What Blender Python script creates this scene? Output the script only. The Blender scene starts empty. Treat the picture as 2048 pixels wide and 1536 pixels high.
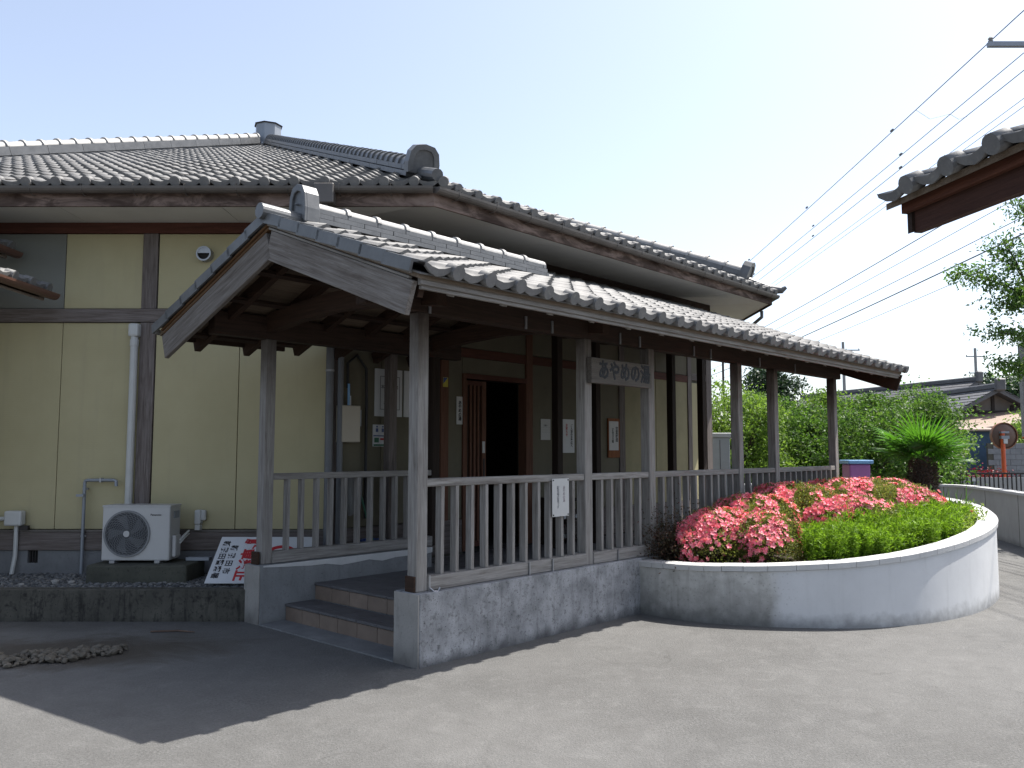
import bpy, bmesh, math, random
import numpy as np
from mathutils import Vector, Matrix
random.seed(7); RNG = np.random.default_rng(7)
R = math.radians; PI = math.pi
SC = bpy.context.scene; COL = SC.collection

# ------------------------------------------------------------------ camera, sky, sun
cam_d = bpy.data.cameras.new('camera'); cam = bpy.data.objects.new('camera', cam_d); COL.objects.link(cam)
cam_d.sensor_width = 36.0; cam_d.lens = 1655 / 2048 * 36.0
cam_d.clip_start = 0.05; cam_d.clip_end = 3000
cam.location = (0, 0, 1.7); cam.rotation_euler = (R(90) + math.atan(135 / 1655), 0, 0)
SC.camera = cam

SUN_DIR = Vector((0.492, 0.184, 1.0)).normalized()
SUN_EL = math.asin(SUN_DIR.z); SUN_AZ = math.atan2(SUN_DIR.x, SUN_DIR.y)
world = bpy.data.worlds.new('World'); SC.world = world; world.use_nodes = True
wn = world.node_tree; wn.nodes.clear()
sky = wn.nodes.new('ShaderNodeTexSky'); sky.sky_type = 'NISHITA'; sky.sun_disc = False
sky.sun_elevation = SUN_EL; sky.sun_rotation = SUN_AZ
sky.air_density = .9; sky.dust_density = 2.2; sky.ozone_density = 1.0; sky.altitude = 0
bg = wn.nodes.new('ShaderNodeBackground'); bg.inputs['Strength'].default_value = 0.087
wo = wn.nodes.new('ShaderNodeOutputWorld')
hs = wn.nodes.new('ShaderNodeHueSaturation'); hs.inputs['Saturation'].default_value = .74
wn.links.new(sky.outputs[0], hs.inputs['Color']); wn.links.new(hs.outputs[0], bg.inputs[0]); wn.links.new(bg.outputs[0], wo.inputs[0])
sl = bpy.data.lights.new('sun', 'SUN'); sl.energy = 3.0; sl.angle = R(0.53); sl.color = (1.0, 0.955, 0.89)
sun = bpy.data.objects.new('sun', sl); COL.objects.link(sun); sun.location = (20, 8, 40)
sun.rotation_euler = SUN_DIR.to_track_quat('Z', 'Y').to_euler()
SC.view_settings.view_transform = 'Standard'; SC.view_settings.look = 'None'
SC.view_settings.exposure = 1.70; SC.view_settings.gamma = 1.0; SC.view_settings.use_curve_mapping = False
SC.render.engine = 'CYCLES'
SC.cycles.max_bounces = 8; SC.cycles.diffuse_bounces = 4; SC.cycles.glossy_bounces = 3; SC.cycles.transparent_max_bounces = 8

# ------------------------------------------------------------------ frames
TH = R(43); SA, CA = math.sin(TH), math.cos(TH)         # porch axis a runs right-and-away, b runs left-and-away
PHI = R(47)
def W(a, b, z=0.0): return (a * SA - b * CA, a * CA + b * SA, z)
def AB(x, y): return (x * SA + y * CA, -x * CA + y * SA)

# ------------------------------------------------------------------ mesh helpers
def fast_mesh(name, verts, faces):
    """verts (n,3) array, faces (m,k) array, all the same k"""
    verts = np.asarray(verts, dtype=np.float32); faces = np.asarray(faces, dtype=np.int32)
    me = bpy.data.meshes.new(name); n, m, k = len(verts), len(faces), faces.shape[1]
    me.vertices.add(n); me.vertices.foreach_set('co', verts.ravel())
    me.loops.add(m * k); me.loops.foreach_set('vertex_index', faces.ravel())
    me.polygons.add(m); me.polygons.foreach_set('loop_start', np.arange(0, m * k, k, dtype=np.int32))
    me.update(calc_edges=True); me.validate()
    return me

class MB:
    def __init__(s): s.v = []; s.f = []; s.m = []
    def add(s, vs, fs, m=0):
        o = len(s.v); s.v += [tuple(v) for v in vs]; s.f += [tuple(i + o for i in f) for f in fs]; s.m += [m] * len(fs); return s
    def box(s, x0, x1, y0, y1, z0, z1, m=0):
        return s.add([(x0,y0,z0),(x1,y0,z0),(x1,y1,z0),(x0,y1,z0),(x0,y0,z1),(x1,y0,z1),(x1,y1,z1),(x0,y1,z1)],
                     [(0,3,2,1),(4,5,6,7),(0,1,5,4),(1,2,6,5),(2,3,7,6),(3,0,4,7)], m)
    def prism(s, poly, vec, m=0):
        n = len(poly); vec = Vector(vec); a = [Vector(p) for p in poly]; b = [p + vec for p in a]
        nrm = Vector((0, 0, 0))
        for i in range(n): nrm += (a[i] - a[0]).cross(a[(i + 1) % n] - a[0])
        if nrm.dot(vec) > 0:
            fs = [tuple(range(n))[::-1], tuple(range(n, 2 * n))] + [(i, (i + 1) % n, n + (i + 1) % n, n + i) for i in range(n)]
        else:
            fs = [tuple(range(n)), tuple(range(n, 2 * n))[::-1]] + [((i + 1) % n, i, n + i, n + (i + 1) % n) for i in range(n)]
        return s.add(a + b, fs, m)
    def bar(s, p, q, w, h, up=(0, 0, 1), m=0):
        """bar from p to q, width w sideways, height h along up; p, q on the centre line"""
        p, q = Vector(p), Vector(q); d = (q - p).normalized(); up = Vector(up)
        side = d.cross(up).normalized(); u = side.cross(d).normalized()
        c = [side * (w / 2) * i + u * (h / 2) * j for i, j in ((-1, -1), (1, -1), (1, 1), (-1, 1))]
        return s.prism([p + k for k in c], q - p, m)
    def tube(s, pts, r, n=8, m=0, caps=True):
        pts = [Vector(p) for p in pts]; rs = r if isinstance(r, (list, tuple)) else [r] * len(pts)
        vs = []; fs = []; prev = None
        for i, p in enumerate(pts):
            d = (pts[min(i + 1, len(pts) - 1)] - pts[max(i - 1, 0)]).normalized()
            if prev is None:
                ref = Vector((0, 0, 1)) if abs(d.z) < .9 else Vector((1, 0, 0)); x = d.cross(ref).normalized()
            else:
                x = (prev - d * prev.dot(d)).normalized()
            prev = x; y = d.cross(x)
            for k in range(n):
                t = 2 * PI * k / n; vs.append(p + x * (rs[i] * math.cos(t)) + y * (rs[i] * math.sin(t)))
        for i in range(len(pts) - 1):
            for k in range(n):
                k2 = (k + 1) % n; fs.append((i * n + k, i * n + k2, (i + 1) * n + k2, (i + 1) * n + k))
        if caps:
            fs.append(tuple(range(n))[::-1]); fs.append(tuple(range((len(pts) - 1) * n, len(pts) * n)))
        return s.add(vs, fs, m)
    def lathe(s, prof, c=(0, 0, 0), n=16, m=0):
        c = Vector(c); vs = []; fs = []
        for r, z in prof:
            for k in range(n):
                t = 2 * PI * k / n; vs.append(c + Vector((r * math.cos(t), r * math.sin(t), z)))
        for i in range(len(prof) - 1):
            for k in range(n):
                k2 = (k + 1) % n; fs.append((i * n + k, i * n + k2, (i + 1) * n + k2, (i + 1) * n + k))
        fs.append(tuple(range(n))[::-1]); fs.append(tuple(range((len(prof) - 1) * n, len(prof) * n)))
        return s.add(vs, fs, m)
    def mesh(s, name, mats, off=(0, 0, 0), smooth=False, bevel=0, seg=1):
        me = bpy.data.meshes.new(name); o = Vector(off)
        me.from_pydata([Vector(v) - o for v in s.v], [], s.f)
        for mt in (mats if isinstance(mats, (list, tuple)) else [mats]): me.materials.append(mt)
        for p, mi in zip(me.polygons, s.m): p.material_index = mi; p.use_smooth = smooth
        if bevel:
            bm = bmesh.new(); bm.from_mesh(me)
            es = [e for e in bm.edges if len(e.link_faces) == 2 and e.calc_face_angle(0) > .5]
            bmesh.ops.bevel(bm, geom=es, offset=bevel, segments=seg, affect='EDGES', profile=.5)
            bm.to_mesh(me); bm.free()
        if smooth: me.set_sharp_from_angle(angle=R(38))
        me.update(); return me

def tag(o, label=None, cat=None, group=None, kind=None):
    if label: o['label'] = label
    if cat: o['category'] = cat
    if group: o['group'] = group
    if kind: o['kind'] = kind
    return o
def link(name, me, parent=None, loc=None, rot=None, scale=None, mx=None):
    o = bpy.data.objects.new(name, me); COL.objects.link(o)
    if parent is not None: o.parent = parent
    if mx is not None: o.matrix_local = mx
    if loc is not None: o.location = loc
    if rot is not None: o.rotation_euler = rot
    if scale is not None: o.scale = scale if hasattr(scale, '__len__') else (scale,) * 3
    return o

class Thing:
    """frame 'xy': author in world x, y; frame 'ab': author in porch a, b. The Empty stands at org."""
    def __init__(s, name, label, cat, org, frame='xy', group=None, kind=None):
        s.org = Vector(org); s.e = bpy.data.objects.new(name, None); COL.objects.link(s.e)
        s.e.empty_display_size = .2
        if frame == 'ab': s.e.location = W(*org); s.e.rotation_euler = (0, 0, PHI)
        else: s.e.location = org
        tag(s.e, label, cat, group, kind)
    def part(s, name, mb, mats, parent=None, label=None, kind=None, **k):
        o = link(name, mb.mesh(name, mats, off=s.org, **k), parent or s.e)
        return tag(o, label, kind=kind)
    def inst(s, name, me, loc, rot=None, parent=None, scale=None, label=None):
        return tag(link(name, me, parent or s.e, loc=Vector(loc) - s.org, rot=rot, scale=scale), label)
    def instm(s, name, me, mx, parent=None):
        return link(name, me, parent or s.e, mx=Matrix.Translation(-s.org) @ mx)
    def arr(s, name, verts, faces, mt, parent=None, kind=None, smooth=False):
        me = fast_mesh(name, np.asarray(verts) - np.array(s.org), faces); me.materials.append(mt)
        if smooth: me.polygons.foreach_set('use_smooth', [True] * len(me.polygons))
        return tag(link(name, me, parent or s.e), kind=kind)

def single(name, mb, mats, label, cat, org=(0, 0, 0), frame='xy', group=None, kind=None, **k):
    o = link(name, mb.mesh(name, mats, off=org, **k))
    if frame == 'ab': o.location = W(*org); o.rotation_euler = (0, 0, PHI)
    else: o.location = org
    return tag(o, label, cat, group, kind)

# ------------------------------------------------------------------ materials
def srgb(r, g, b):
    f = lambda c: (c / 255 / 12.92) if c / 255 <= .04045 else ((c / 255 + .055) / 1.055) ** 2.4
    return (f(r), f(g), f(b), 1)
KA = .66                                   # one albedo scale for the whole place, foliage and petals apart
def lin(r, g=None, b=None): return (r * KA, (r if g is None else g) * KA, (r if b is None else b) * KA, 1)
def lf(r, g=None, b=None): return (r * .8, (r if g is None else g) * .8, (r if b is None else b) * .8, 1)
class NT:
    def __init__(s, name):
        s.m = bpy.data.materials.new(name); s.m.use_nodes = True; s.t = s.m.node_tree; s.t.nodes.clear()
        s.out = s.n('ShaderNodeOutputMaterial'); s.tc = s.n('ShaderNodeTexCoord')
    def n(s, t, **k):
        nd = s.t.nodes.new(t)
        for a, b in k.items(): setattr(nd, a, b)
        return nd
    def l(s, a, b): s.t.links.new(a, b)
    def map(s, scale=(1, 1, 1), coord='Object', rnd=False):
        mp = s.n('ShaderNodeMapping'); mp.inputs['Scale'].default_value = scale
        s.l(s.tc.outputs[coord], mp.inputs['Vector'])
        if rnd:
            oi = s.n('ShaderNodeObjectInfo'); mu = s.n('ShaderNodeMath', operation='MULTIPLY'); mu.inputs[1].default_value = 37
            s.l(oi.outputs['Random'], mu.inputs[0]); s.l(mu.outputs[0], mp.inputs['Location'])
        return mp.outputs[0]
    def noise(s, vec, scale, detail=4, rough=.6, dist=0):
        nz = s.n('ShaderNodeTexNoise'); nz.inputs['Scale'].default_value = scale; nz.inputs['Detail'].default_value = detail
        nz.inputs['Roughness'].default_value = rough; nz.inputs['Distortion'].default_value = dist
        s.l(vec, nz.inputs['Vector']); return nz.outputs['Fac']
    def ramp(s, fac, stops):
        r = s.n('ShaderNodeValToRGB'); e = r.color_ramp.elements
        while len(e) > 1: e.remove(e[-1])
        e[0].position = stops[0][0]; e[0].color = stops[0][1]
        for p, c in stops[1:]:
            x = e.new(p); x.color = c
        s.l(fac, r.inputs[0]); return r.outputs[0]
    def mix(s, fac, a, b, mode='MIX'):
        m = s.n('ShaderNodeMix', data_type='RGBA', blend_type=mode)
        for i, x in ((0, fac), (6, a), (7, b)):
            if isinstance(x, (int, float, tuple)): m.inputs[i].default_value = x
            else: s.l(x, m.inputs[i])
        return m.outputs[2]
    def val(s, op, a, b=0.0):
        m = s.n('ShaderNodeMath', operation=op)
        for i, x in ((0, a), (1, b)):
            if isinstance(x, (int, float)): m.inputs[i].default_value = x
            else: s.l(x, m.inputs[i])
        return m.outputs[0]
    def maprange(s, v, a, b, c=0., d=1.):
        m = s.n('ShaderNodeMapRange'); s.l(v, m.inputs[0])
        for i, x in zip((1, 2, 3, 4), (a, b, c, d)): m.inputs[i].default_value = x
        return m.outputs[0]
    def xyz(s, coord='Object'):
        x = s.n('ShaderNodeSeparateXYZ')
        if coord == 'World':
            g = s.n('ShaderNodeNewGeometry'); s.l(g.outputs['Position'], x.inputs[0])
        else: s.l(s.tc.outputs[coord], x.inputs[0])
        return x.outputs
    def fin(s, color, rough=.7, bump=None, bstr=.3, bdist=.01, metal=0, spec=.5, trans=0, thin=None):
        p = s.n('ShaderNodeBsdfPrincipled')
        if isinstance(color, tuple): p.inputs['Base Color'].default_value = color
        else: s.l(color, p.inputs['Base Color'])
        if isinstance(rough, (int, float)): p.inputs['Roughness'].default_value = rough
        else: s.l(rough, p.inputs['Roughness'])
        p.inputs['Metallic'].default_value = metal; p.inputs['Specular IOR Level'].default_value = spec
        if bump is not None:
            b = s.n('ShaderNodeBump'); b.inputs['Strength'].default_value = bstr; b.inputs['Distance'].default_value = bdist
            s.l(bump, b.inputs['Height']); s.l(b.outputs[0], p.inputs['Normal'])
        if thin:
            tr = s.n('ShaderNodeBsdfTranslucent'); s.l(thin, tr.inputs['Color']) if not isinstance(thin, tuple) else setattr(tr.inputs['Color'], 'default_value', thin)
            mx = s.n('ShaderNodeMixShader'); mx.inputs[0].default_value = trans
            s.l(p.outputs[0], mx.inputs[1]); s.l(tr.outputs[0], mx.inputs[2]); s.l(mx.outputs[0], s.out.inputs[0])
        else: s.l(p.outputs[0], s.out.inputs[0])
        return s.m

def m_plain(name, c, rough=.6, var=.12, scale=6, bump=.1, metal=0, spec=.5, rnd=False):
    t = NT(name); v = t.map(rnd=rnd); n = t.noise(v, scale, 5)
    c = tuple(x * KA for x in c[:3]) + (1,)
    d = tuple(x * (1 - var) for x in c[:3]) + (1,); u = tuple(min(1, x * (1 + var)) for x in c[:3]) + (1,)
    col = t.ramp(n, [(.3, d), (.7, u)])
    return t.fin(col, rough, t.noise(v, scale * 12, 3), bump, .004, metal, spec)

def m_wood(name, axis, c_lo, c_hi, c_knot, top=None, top_z=None, rough=.8, bstr=.5, coarse=1.0):
    """grain along axis (0,1,2); optionally less weathered colour 'top' above world height top_z"""
    t = NT(name); sc = [9.0 * coarse] * 3; sc[axis] = .55 * coarse
    v = t.map(tuple(sc), rnd=True); g = t.noise(v, 4, 8, .65, .6)
    sc2 = [60.0] * 3; sc2[axis] = 1.6
    fine = t.noise(t.map(tuple(sc2), rnd=True), 3, 3, .6)
    col = t.ramp(g, [(.28, c_knot), (.42, c_lo), (.62, c_hi), (.8, c_lo)])
    col = t.mix(t.maprange(fine, .35, .7, 0, .55), col, c_knot)
    blot = t.noise(t.map((1.2, 1.2, 1.2), rnd=True), 2.2, 4)
    col = t.mix(t.maprange(blot, .35, .7, 0, .45), col, t.mix(.5, c_lo, c_hi))
    if top:
        z = t.xyz('World')[2]; zz = t.val('ADD', z, t.val('MULTIPLY', t.val('SUBTRACT', blot, .5), .9))
        tg = t.ramp(g, [(.3, tuple(k * .6 for k in top[:3]) + (1,)), (.65, top)])
        col = t.mix(t.maprange(zz, top_z - .35, top_z + .3), col, tg)
    oi = t.n('ShaderNodeObjectInfo')
    col = t.mix(t.maprange(oi.outputs['Random'], 0, 1, 0, .28), col, tuple(k * .62 for k in c_lo[:3]) + (1,))
    h = t.val('ADD', g, t.val('MULTIPLY', fine, .6))
    return t.fin(col, rough, h, bstr, .006, 0, .25)
GREY_LO, GREY_HI, GREY_KN = lin(.31, .29, .268), lin(.51, .49, .465), lin(.12, .102, .086)
BRN = lin(.055, .032, .022)
WZ = m_wood('weathered_wood_upright', 2, GREY_LO, GREY_HI, GREY_KN, top=BRN, top_z=2.62)
WX = m_wood('weathered_wood_length', 0, GREY_LO, GREY_HI, GREY_KN)
WY = m_wood('weathered_wood_cross', 1, GREY_LO, GREY_HI, GREY_KN)
WBARGE = m_wood('weathered_bargeboard', 0, lin(.20, .175, .155), lin(.37, .345, .32), lin(.08, .06, .048), coarse=.8, bstr=.7)
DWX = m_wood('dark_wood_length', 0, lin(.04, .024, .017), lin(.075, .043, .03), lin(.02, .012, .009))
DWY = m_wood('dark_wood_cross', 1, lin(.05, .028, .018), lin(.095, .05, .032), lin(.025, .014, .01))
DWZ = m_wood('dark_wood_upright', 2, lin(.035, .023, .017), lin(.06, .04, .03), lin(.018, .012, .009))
REDX = m_wood('red_stained_wood_length', 0, lin(.12, .045, .03), lin(.18, .07, .048), lin(.06, .028, .02))
REDZ = m_wood('red_stained_wood_upright', 2, lin(.17, .078, .048), lin(.25, .12, .075), lin(.08, .04, .028))
WARM = m_wood('warm_moulding_wood', 0, lin(.16, .085, .04), lin(.27, .15, .075), lin(.07, .035, .018))
SHEATH = m_wood('sheathing_board', 0, lin(.20, .15, .105), lin(.29, .225, .165), lin(.13, .09, .06))
WALLWZ = m_wood('wall_timber_upright', 2, lin(.17, .14, .125), lin(.31, .275, .26), lin(.075, .058, .048))
WALLWX = m_wood('wall_timber_length', 0, lin(.17, .14, .125), lin(.30, .265, .25), lin(.075, .058, .048))

def m_tile():
    t = NT('kawara_tile'); v = t.map(rnd=True); oi = t.n('ShaderNodeObjectInfo')
    n = t.noise(v, 9, 6, .7); n2 = t.noise(t.map((1, 1, 1), 'Object', True), 55, 3)
    col = t.ramp(n, [(.3, lin(.13, .13, .13)), (.55, lin(.24, .236, .228)), (.78, lin(.34, .33, .315))])
    col = t.mix(t.maprange(oi.outputs['Random'], 0, 1, 0, .55), col, lin(.18, .178, .172))
    gi = t.n('ShaderNodeNewGeometry')
    col = t.mix(t.maprange(gi.outputs['Random Per Island'], 0, 1, 0, .45), col, lin(.19, .19, .192))
    lich = t.noise(v, 26, 2, .5)
    col = t.mix(t.maprange(lich, .60, .72, 0, .45), col, lin(.36, .35, .31))
    return t.fin(col, .62, n2, .3, .004, 0, .45)
TILE = m_tile()
def m_ridgetile():
    t = NT('ridge_tile_glaze'); v = t.map(rnd=True); n = t.noise(v, 5, 6, .7)
    col = t.ramp(n, [(.3, lin(.09, .095, .10)), (.6, lin(.155, .16, .165)), (.8, lin(.22, .22, .22))])
    return t.fin(col, .45, t.noise(v, 60, 2), .2, .003, 0, .6)
RTILE = m_ridgetile()
CAPT = m_plain('pale_ridge_cap', (.40, .392, .375), .5, .22, 6, .1, rnd=True)

def m_asphalt():
    t = NT('worn_asphalt'); p = t.map(coord='Object')
    big = t.noise(p, .35, 5, .6); mid = t.noise(p, 2.5, 5, .65, .4); fine = t.noise(p, 55, 4, .75)
    vo = t.n('ShaderNodeTexVoronoi'); vo.inputs['Scale'].default_value = 95; t.l(p, vo.inputs['Vector'])
    col = t.ramp(fine, [(.25, lin(.055, .055, .053)), (.5, lin(.137, .136, .132)), (.75, lin(.230, .228, .222))])
    col = t.mix(t.maprange(mid, .35, .62, 0, .5), col, lin(.115, .113, .109))
    col = t.mix(t.maprange(big, .40, .60, 0, .5), col, lin(.205, .203, .197))
    lump = t.noise(p, 5.5, 6, .72, .6); col = t.mix(t.maprange(lump, .52, .70, 0, .28), col, lin(.26, .257, .25)); col = t.mix(t.maprange(lump, .47, .32, 0, .30), col, lin(.09, .088, .085))
    vc = t.n('ShaderNodeTexVoronoi'); vc.feature = 'DISTANCE_TO_EDGE'; vc.inputs['Scale'].default_value = .55
    wb = t.n('ShaderNodeVectorMath', operation='ADD'); nzc = t.n('ShaderNodeTexNoise'); nzc.inputs['Scale'].default_value = 2.2; nzc.inputs['Detail'].default_value = 6
    t.l(p, nzc.inputs['Vector']); sc_ = t.n('ShaderNodeVectorMath', operation='SCALE'); sc_.inputs['Scale'].default_value = .55; t.l(nzc.outputs['Color'], sc_.inputs[0]); t.l(p, wb.inputs[0]); t.l(sc_.outputs[0], wb.inputs[1]); t.l(wb.outputs[0], vc.inputs['Vector'])
    crack = t.val('MULTIPLY', t.maprange(vc.outputs['Distance'], .002, .009, 1, 0), t.maprange(t.noise(p, .8, 3), .52, .60, 0, .3))
    col = t.mix(crack, col, lin(.06, .058, .055))
    chip = t.maprange(vo.outputs['Distance'], .0, .16, 1, 0)
    sel = t.maprange(t.noise(p, 30, 1), .56, .62, 0, 1)
    col = t.mix(t.val('MULTIPLY', t.val('MULTIPLY', chip, sel), .8), col, lin(.5, .49, .46))
    stain = t.noise(p, 1.1, 6, .7, 1.0)
    col = t.mix(t.maprange(stain, .60, .72, 0, .35), col, lin(.09, .086, .08))
    x = t.xyz(); dx = t.val('DIVIDE', t.val('ADD', x[0], 3.75), 1.25); dy = t.val('DIVIDE', t.val('SUBTRACT', x[1], 7.25), .62)
    rr = t.val('ADD', t.val('SQRT', t.val('ADD', t.val('MULTIPLY', dx, dx), t.val('MULTIPLY', dy, dy))), t.val('MULTIPLY', t.val('SUBTRACT', stain, .5), 2.4))
    col = t.mix(t.maprange(rr, 1.15, .55, 0, .85), col, lin(.075, .062, .046))          # mud washed round the heap of stones
    gut = t.val('ADD', x[1], t.val('MULTIPLY', t.val('SUBTRACT', stain, .5), 1.2))
    col = t.mix(t.val('MULTIPLY', t.maprange(gut, 7.9, 8.5, 0, .55), t.maprange(x[0], -2.6, -3.0, 0, 1)), col, lin(.06, .055, .045))
    h = t.val('ADD', t.val('MULTIPLY', fine, 1.0), t.val('MULTIPLY', vo.outputs['Distance'], .8))
    return t.fin(col, .85, h, .55, .008, 0, .35)
ASPH = m_asphalt()

def m_concrete(name, lo, hi, dark, drip=.5, speck=.5, base_dirt=.4, base_h=.12, sc=1.0):
    """drip: streaks running down; speck: dark pocks; dirt climbs from the ground (world z)"""
    t = NT(name); v = t.map(); n = t.noise(v, 3.5 * sc, 8, .7); n2 = t.noise(v, 14 * sc, 6, .7)
    col = t.ramp(n, [(.28, lo), (.72, hi)])
    col = t.mix(t.maprange(n2, .5, .68, 0, speck), col, dark)
    st = t.noise(t.map((9, 9, 1.5)), 1.6, 6, .7, .5)
    col = t.mix(t.maprange(st, .52, .72, 0, drip), col, dark)
    pk = t.noise(v, 48 * sc, 2, .5)
    col = t.mix(t.maprange(pk, .66, .71, 0, speck), col, tuple(x * .35 for x in dark[:3]) + (1,))
    z = t.xyz('World')[2]; zz = t.val('ADD', z, t.val('MULTIPLY', t.val('SUBTRACT', n, .5), base_h * 2))
    col = t.mix(t.maprange(zz, base_h, 0, 0, base_dirt), col, tuple(x * .6 for x in dark[:3]) + (1,))
    return t.fin(col, .9, t.val('ADD', n2, pk), .4, .006, 0, .3)
CONC = m_concrete('stained_concrete', lin(.20, .205, .215), lin(.60, .61, .625), lin(.095, .095, .097), .5, .8, .7, .10, 1.5)
CONC_IN = m_concrete('grey_concrete', lin(.22, .23, .235), lin(.36, .37, .375), lin(.13, .125, .12), .35, .35, .3, .08)
CONC_END = m_concrete('pale_render', lin(.36, .345, .32), lin(.46, .44, .41), lin(.12, .11, .10), .3, .2, .6, .18)
CONC_DK = m_concrete('dark_streaked_concrete', lin(.055, .053, .045), lin(.15, .142, .118), lin(.012, .012, .012), 1.0, .8, .2, .05)
FOUND = m_concrete('foundation_concrete', lin(.17, .175, .18), lin(.26, .265, .27), lin(.10, .10, .10), .3, .3, .2, .5)
SLABM = m_concrete('mossy_slab', lin(.06, .062, .05), lin(.12, .12, .095), lin(.035, .037, .03), .2, .6, .2, .4)

def m_siding():
    t = NT('yellow_siding'); v = t.map(); x = t.xyz()
    n = t.noise(v, 1.3, 5, .6); st = t.noise(t.map((6, 6, .5)), 1.2, 5, .6)
    col = t.ramp(n, [(.3, lin(.50, .448, .262)), (.7, lin(.57, .512, .31))])
    col = t.mix(t.maprange(st, .55, .8, 0, .3), col, lin(.38, .35, .24))
    z = t.xyz('World')[2]
    col = t.mix(t.maprange(t.val('ADD', z, t.val('MULTIPLY', n, .3)), 1.2, .8, 0, .35), col, lin(.30, .28, .19))
    wv = t.val('SINE', t.val('MULTIPLY', x[2], 2 * PI / .022))
    return t.fin(col, .75, t.val('ADD', wv, t.noise(v, 60, 2)), .12, .0015, 0, .3)
SIDING = m_siding()
SIDING_SHADE = m_plain('siding_painted_shade', (.165, .148, .10), .85, .12, 2.5, .1)  # darker copy of the yellow siding, porch shade put into the colour
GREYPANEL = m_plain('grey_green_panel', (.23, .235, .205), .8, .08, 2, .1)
SIDING_HALFSHADE = m_plain('siding_painted_half_shade', (.36, .325, .185), .85, .12, 2.5, .1)  # same siding with weaker shade in its colour, towards the open end
SEAM = m_plain('seam_caulk', (.10, .095, .07), .8)
SOFFIT = m_plain('soffit_board', (.86, .84, .79), .85, .06, 1.5, .1)
def m_fascia():
    t = NT('stained_fascia'); v = t.map((1, 1, 3)); n = t.noise(v, 2.2, 6, .65, .8)
    col = t.ramp(n, [(.30, lin(.05, .03, .022)), (.46, lin(.12, .085, .07)), (.6, lin(.30, .22, .185)), (.8, lin(.38, .30, .26))])
    return t.fin(col, .85, n, .3, .006, 0, .2)
FASCIA = m_fascia()
GUTTER = m_plain('aged_gutter_plastic', (.135, .12, .108), .45, .25, 3, .05, 0, .5)
PVC = m_plain('pale_pvc', (.62, .63, .61), .45, .08, 4, .03)
ACWHITE = m_plain('appliance_enamel', (.56, .56, .55), .4, .04, 3, .02)
ACDARK = m_plain('dark_grille', (.045, .05, .06), .6)
ACWIRE = m_plain('grille_wire', (.22, .23, .24), .5)
BLACK = m_plain('black_print', (.015, .015, .018), .6)
INK = m_plain('dark_paint', (.035, .04, .05), .8, .3, 20)
REDP = m_plain('red_paint', (.52, .02, .03), .5)
WHITEP = m_plain('white_sheet', (.72, .74, .76), .5, .03)
PAPER = m_plain('paper', (.68, .68, .66), .8, .04)
GREYMET = m_plain('grey_metal', (.33, .36, .40), .45, .08, 3, .03, .3)
GREYPIPE = m_plain('grey_pipe', (.16, .17, .185), .5)
DARKMET = m_plain('dark_metal', (.04, .035, .035), .5, .2, 5, .03, .4)
CREAM = m_plain('cream_enamel', (.50, .45, .36), .4, .05, 2)
STEEL = m_plain('galvanised_steel', (.45, .46, .48), .4, .1, 8, .03, .7)
BLUEP = m_plain('blue_plastic', (.03, .07, .25), .4)
LBLUE = m_plain('light_blue_plastic', (.22, .45, .75), .4)
PURPLE = m_plain('magenta_plastic', (.40, .13, .38), .4)
GREENP = m_plain('green_plastic', (.01, .14, .07), .4)
YEL = m_plain('yellow_sticker', (.6, .5, .03), .5)
ORANGE = m_plain('orange_paint', (.75, .12, .03), .45)
MIRBACK = m_plain('mirror_back', (.15, .085, .06), .5, .2, 3, .05, .2)
INSIDE = m_plain('dark_interior', (.02, .018, .016), .9)
CLOTH = m_plain('grey_cloth', (.26, .26, .25), .9)
STONEM = m_plain('river_stone', (.135, .118, .092), .8, .35, 9, .3, rnd=True)
GRAVELM = m_plain('dark_gravel', (.085, .088, .09), .85, .4, 9, .3, rnd=True)
SOIL = m_plain('planter_soil', (.06, .045, .03), .95, .4, 14, .6)
def m_planter():
    t = NT('white_painted_render'); v = t.map(); n = t.noise(v, 2.2, 7, .65); n2 = t.noise(v, 9, 5, .6)
    x = t.xyz('World')
    clean = t.ramp(n, [(.3, lin(.72, .73, .74)), (.7, lin(.80, .81, .82))])
    # old, unpainted stretch next to the porch (world x below ~2.6), greyer and mottled
    old = t.ramp(n2, [(.3, lin(.52, .515, .48)), (.5, lin(.66, .65, .615)), (.7, lin(.78, .77, .74))])
    zz = t.val('ADD', x[2], t.val('MULTIPLY', t.val('SUBTRACT', n, .5), .5))
    old = t.mix(t.maprange(zz, .42, .05, 0, .72), old, lin(.20, .20, .19))
    xx = t.val('ADD', x[0], t.val('MULTIPLY', t.val('SUBTRACT', n, .5), .25))
    col = t.mix(t.maprange(xx, 2.50, 2.62), old, clean)
    st = t.noise(t.map((7, 7, .7)), 1.5, 5, .6)
    col = t.mix(t.val('MULTIPLY', t.maprange(st, .52, .68, 0, .36), t.maprange(xx, 2.75, 2.5, .28, 1)), col, lin(.27, .265, .24))
    pit = t.noise(v, 38, 3, .6); col = t.mix(t.val('MULTIPLY', t.maprange(pit, .60, .70, 0, .5), t.maprange(xx, 2.9, 2.5, .1, 1)), col, lin(.2, .195, .18))
    z2 = t.val('ADD', x[2], t.val('MULTIPLY', t.val('SUBTRACT', n2, .5), .22))
    col = t.mix(t.maprange(z2, .14, .0, 0, .6), col, lin(.13, .13, .12))
    return t.fin(col, .75, n2, .2, .004, 0, .3)
PLANTER = m_planter()
CAPM = m_concrete('white_cap_stone', lin(.66, .66, .65), lin(.76, .76, .75), lin(.30, .29, .27), .12, .10, .0, .1, 1.5)
RWALL = m_concrete('white_render_wall', lin(.50, .50, .48), lin(.60, .60, .58), lin(.28, .27, .24), .25, .1, .5, .12)
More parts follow.
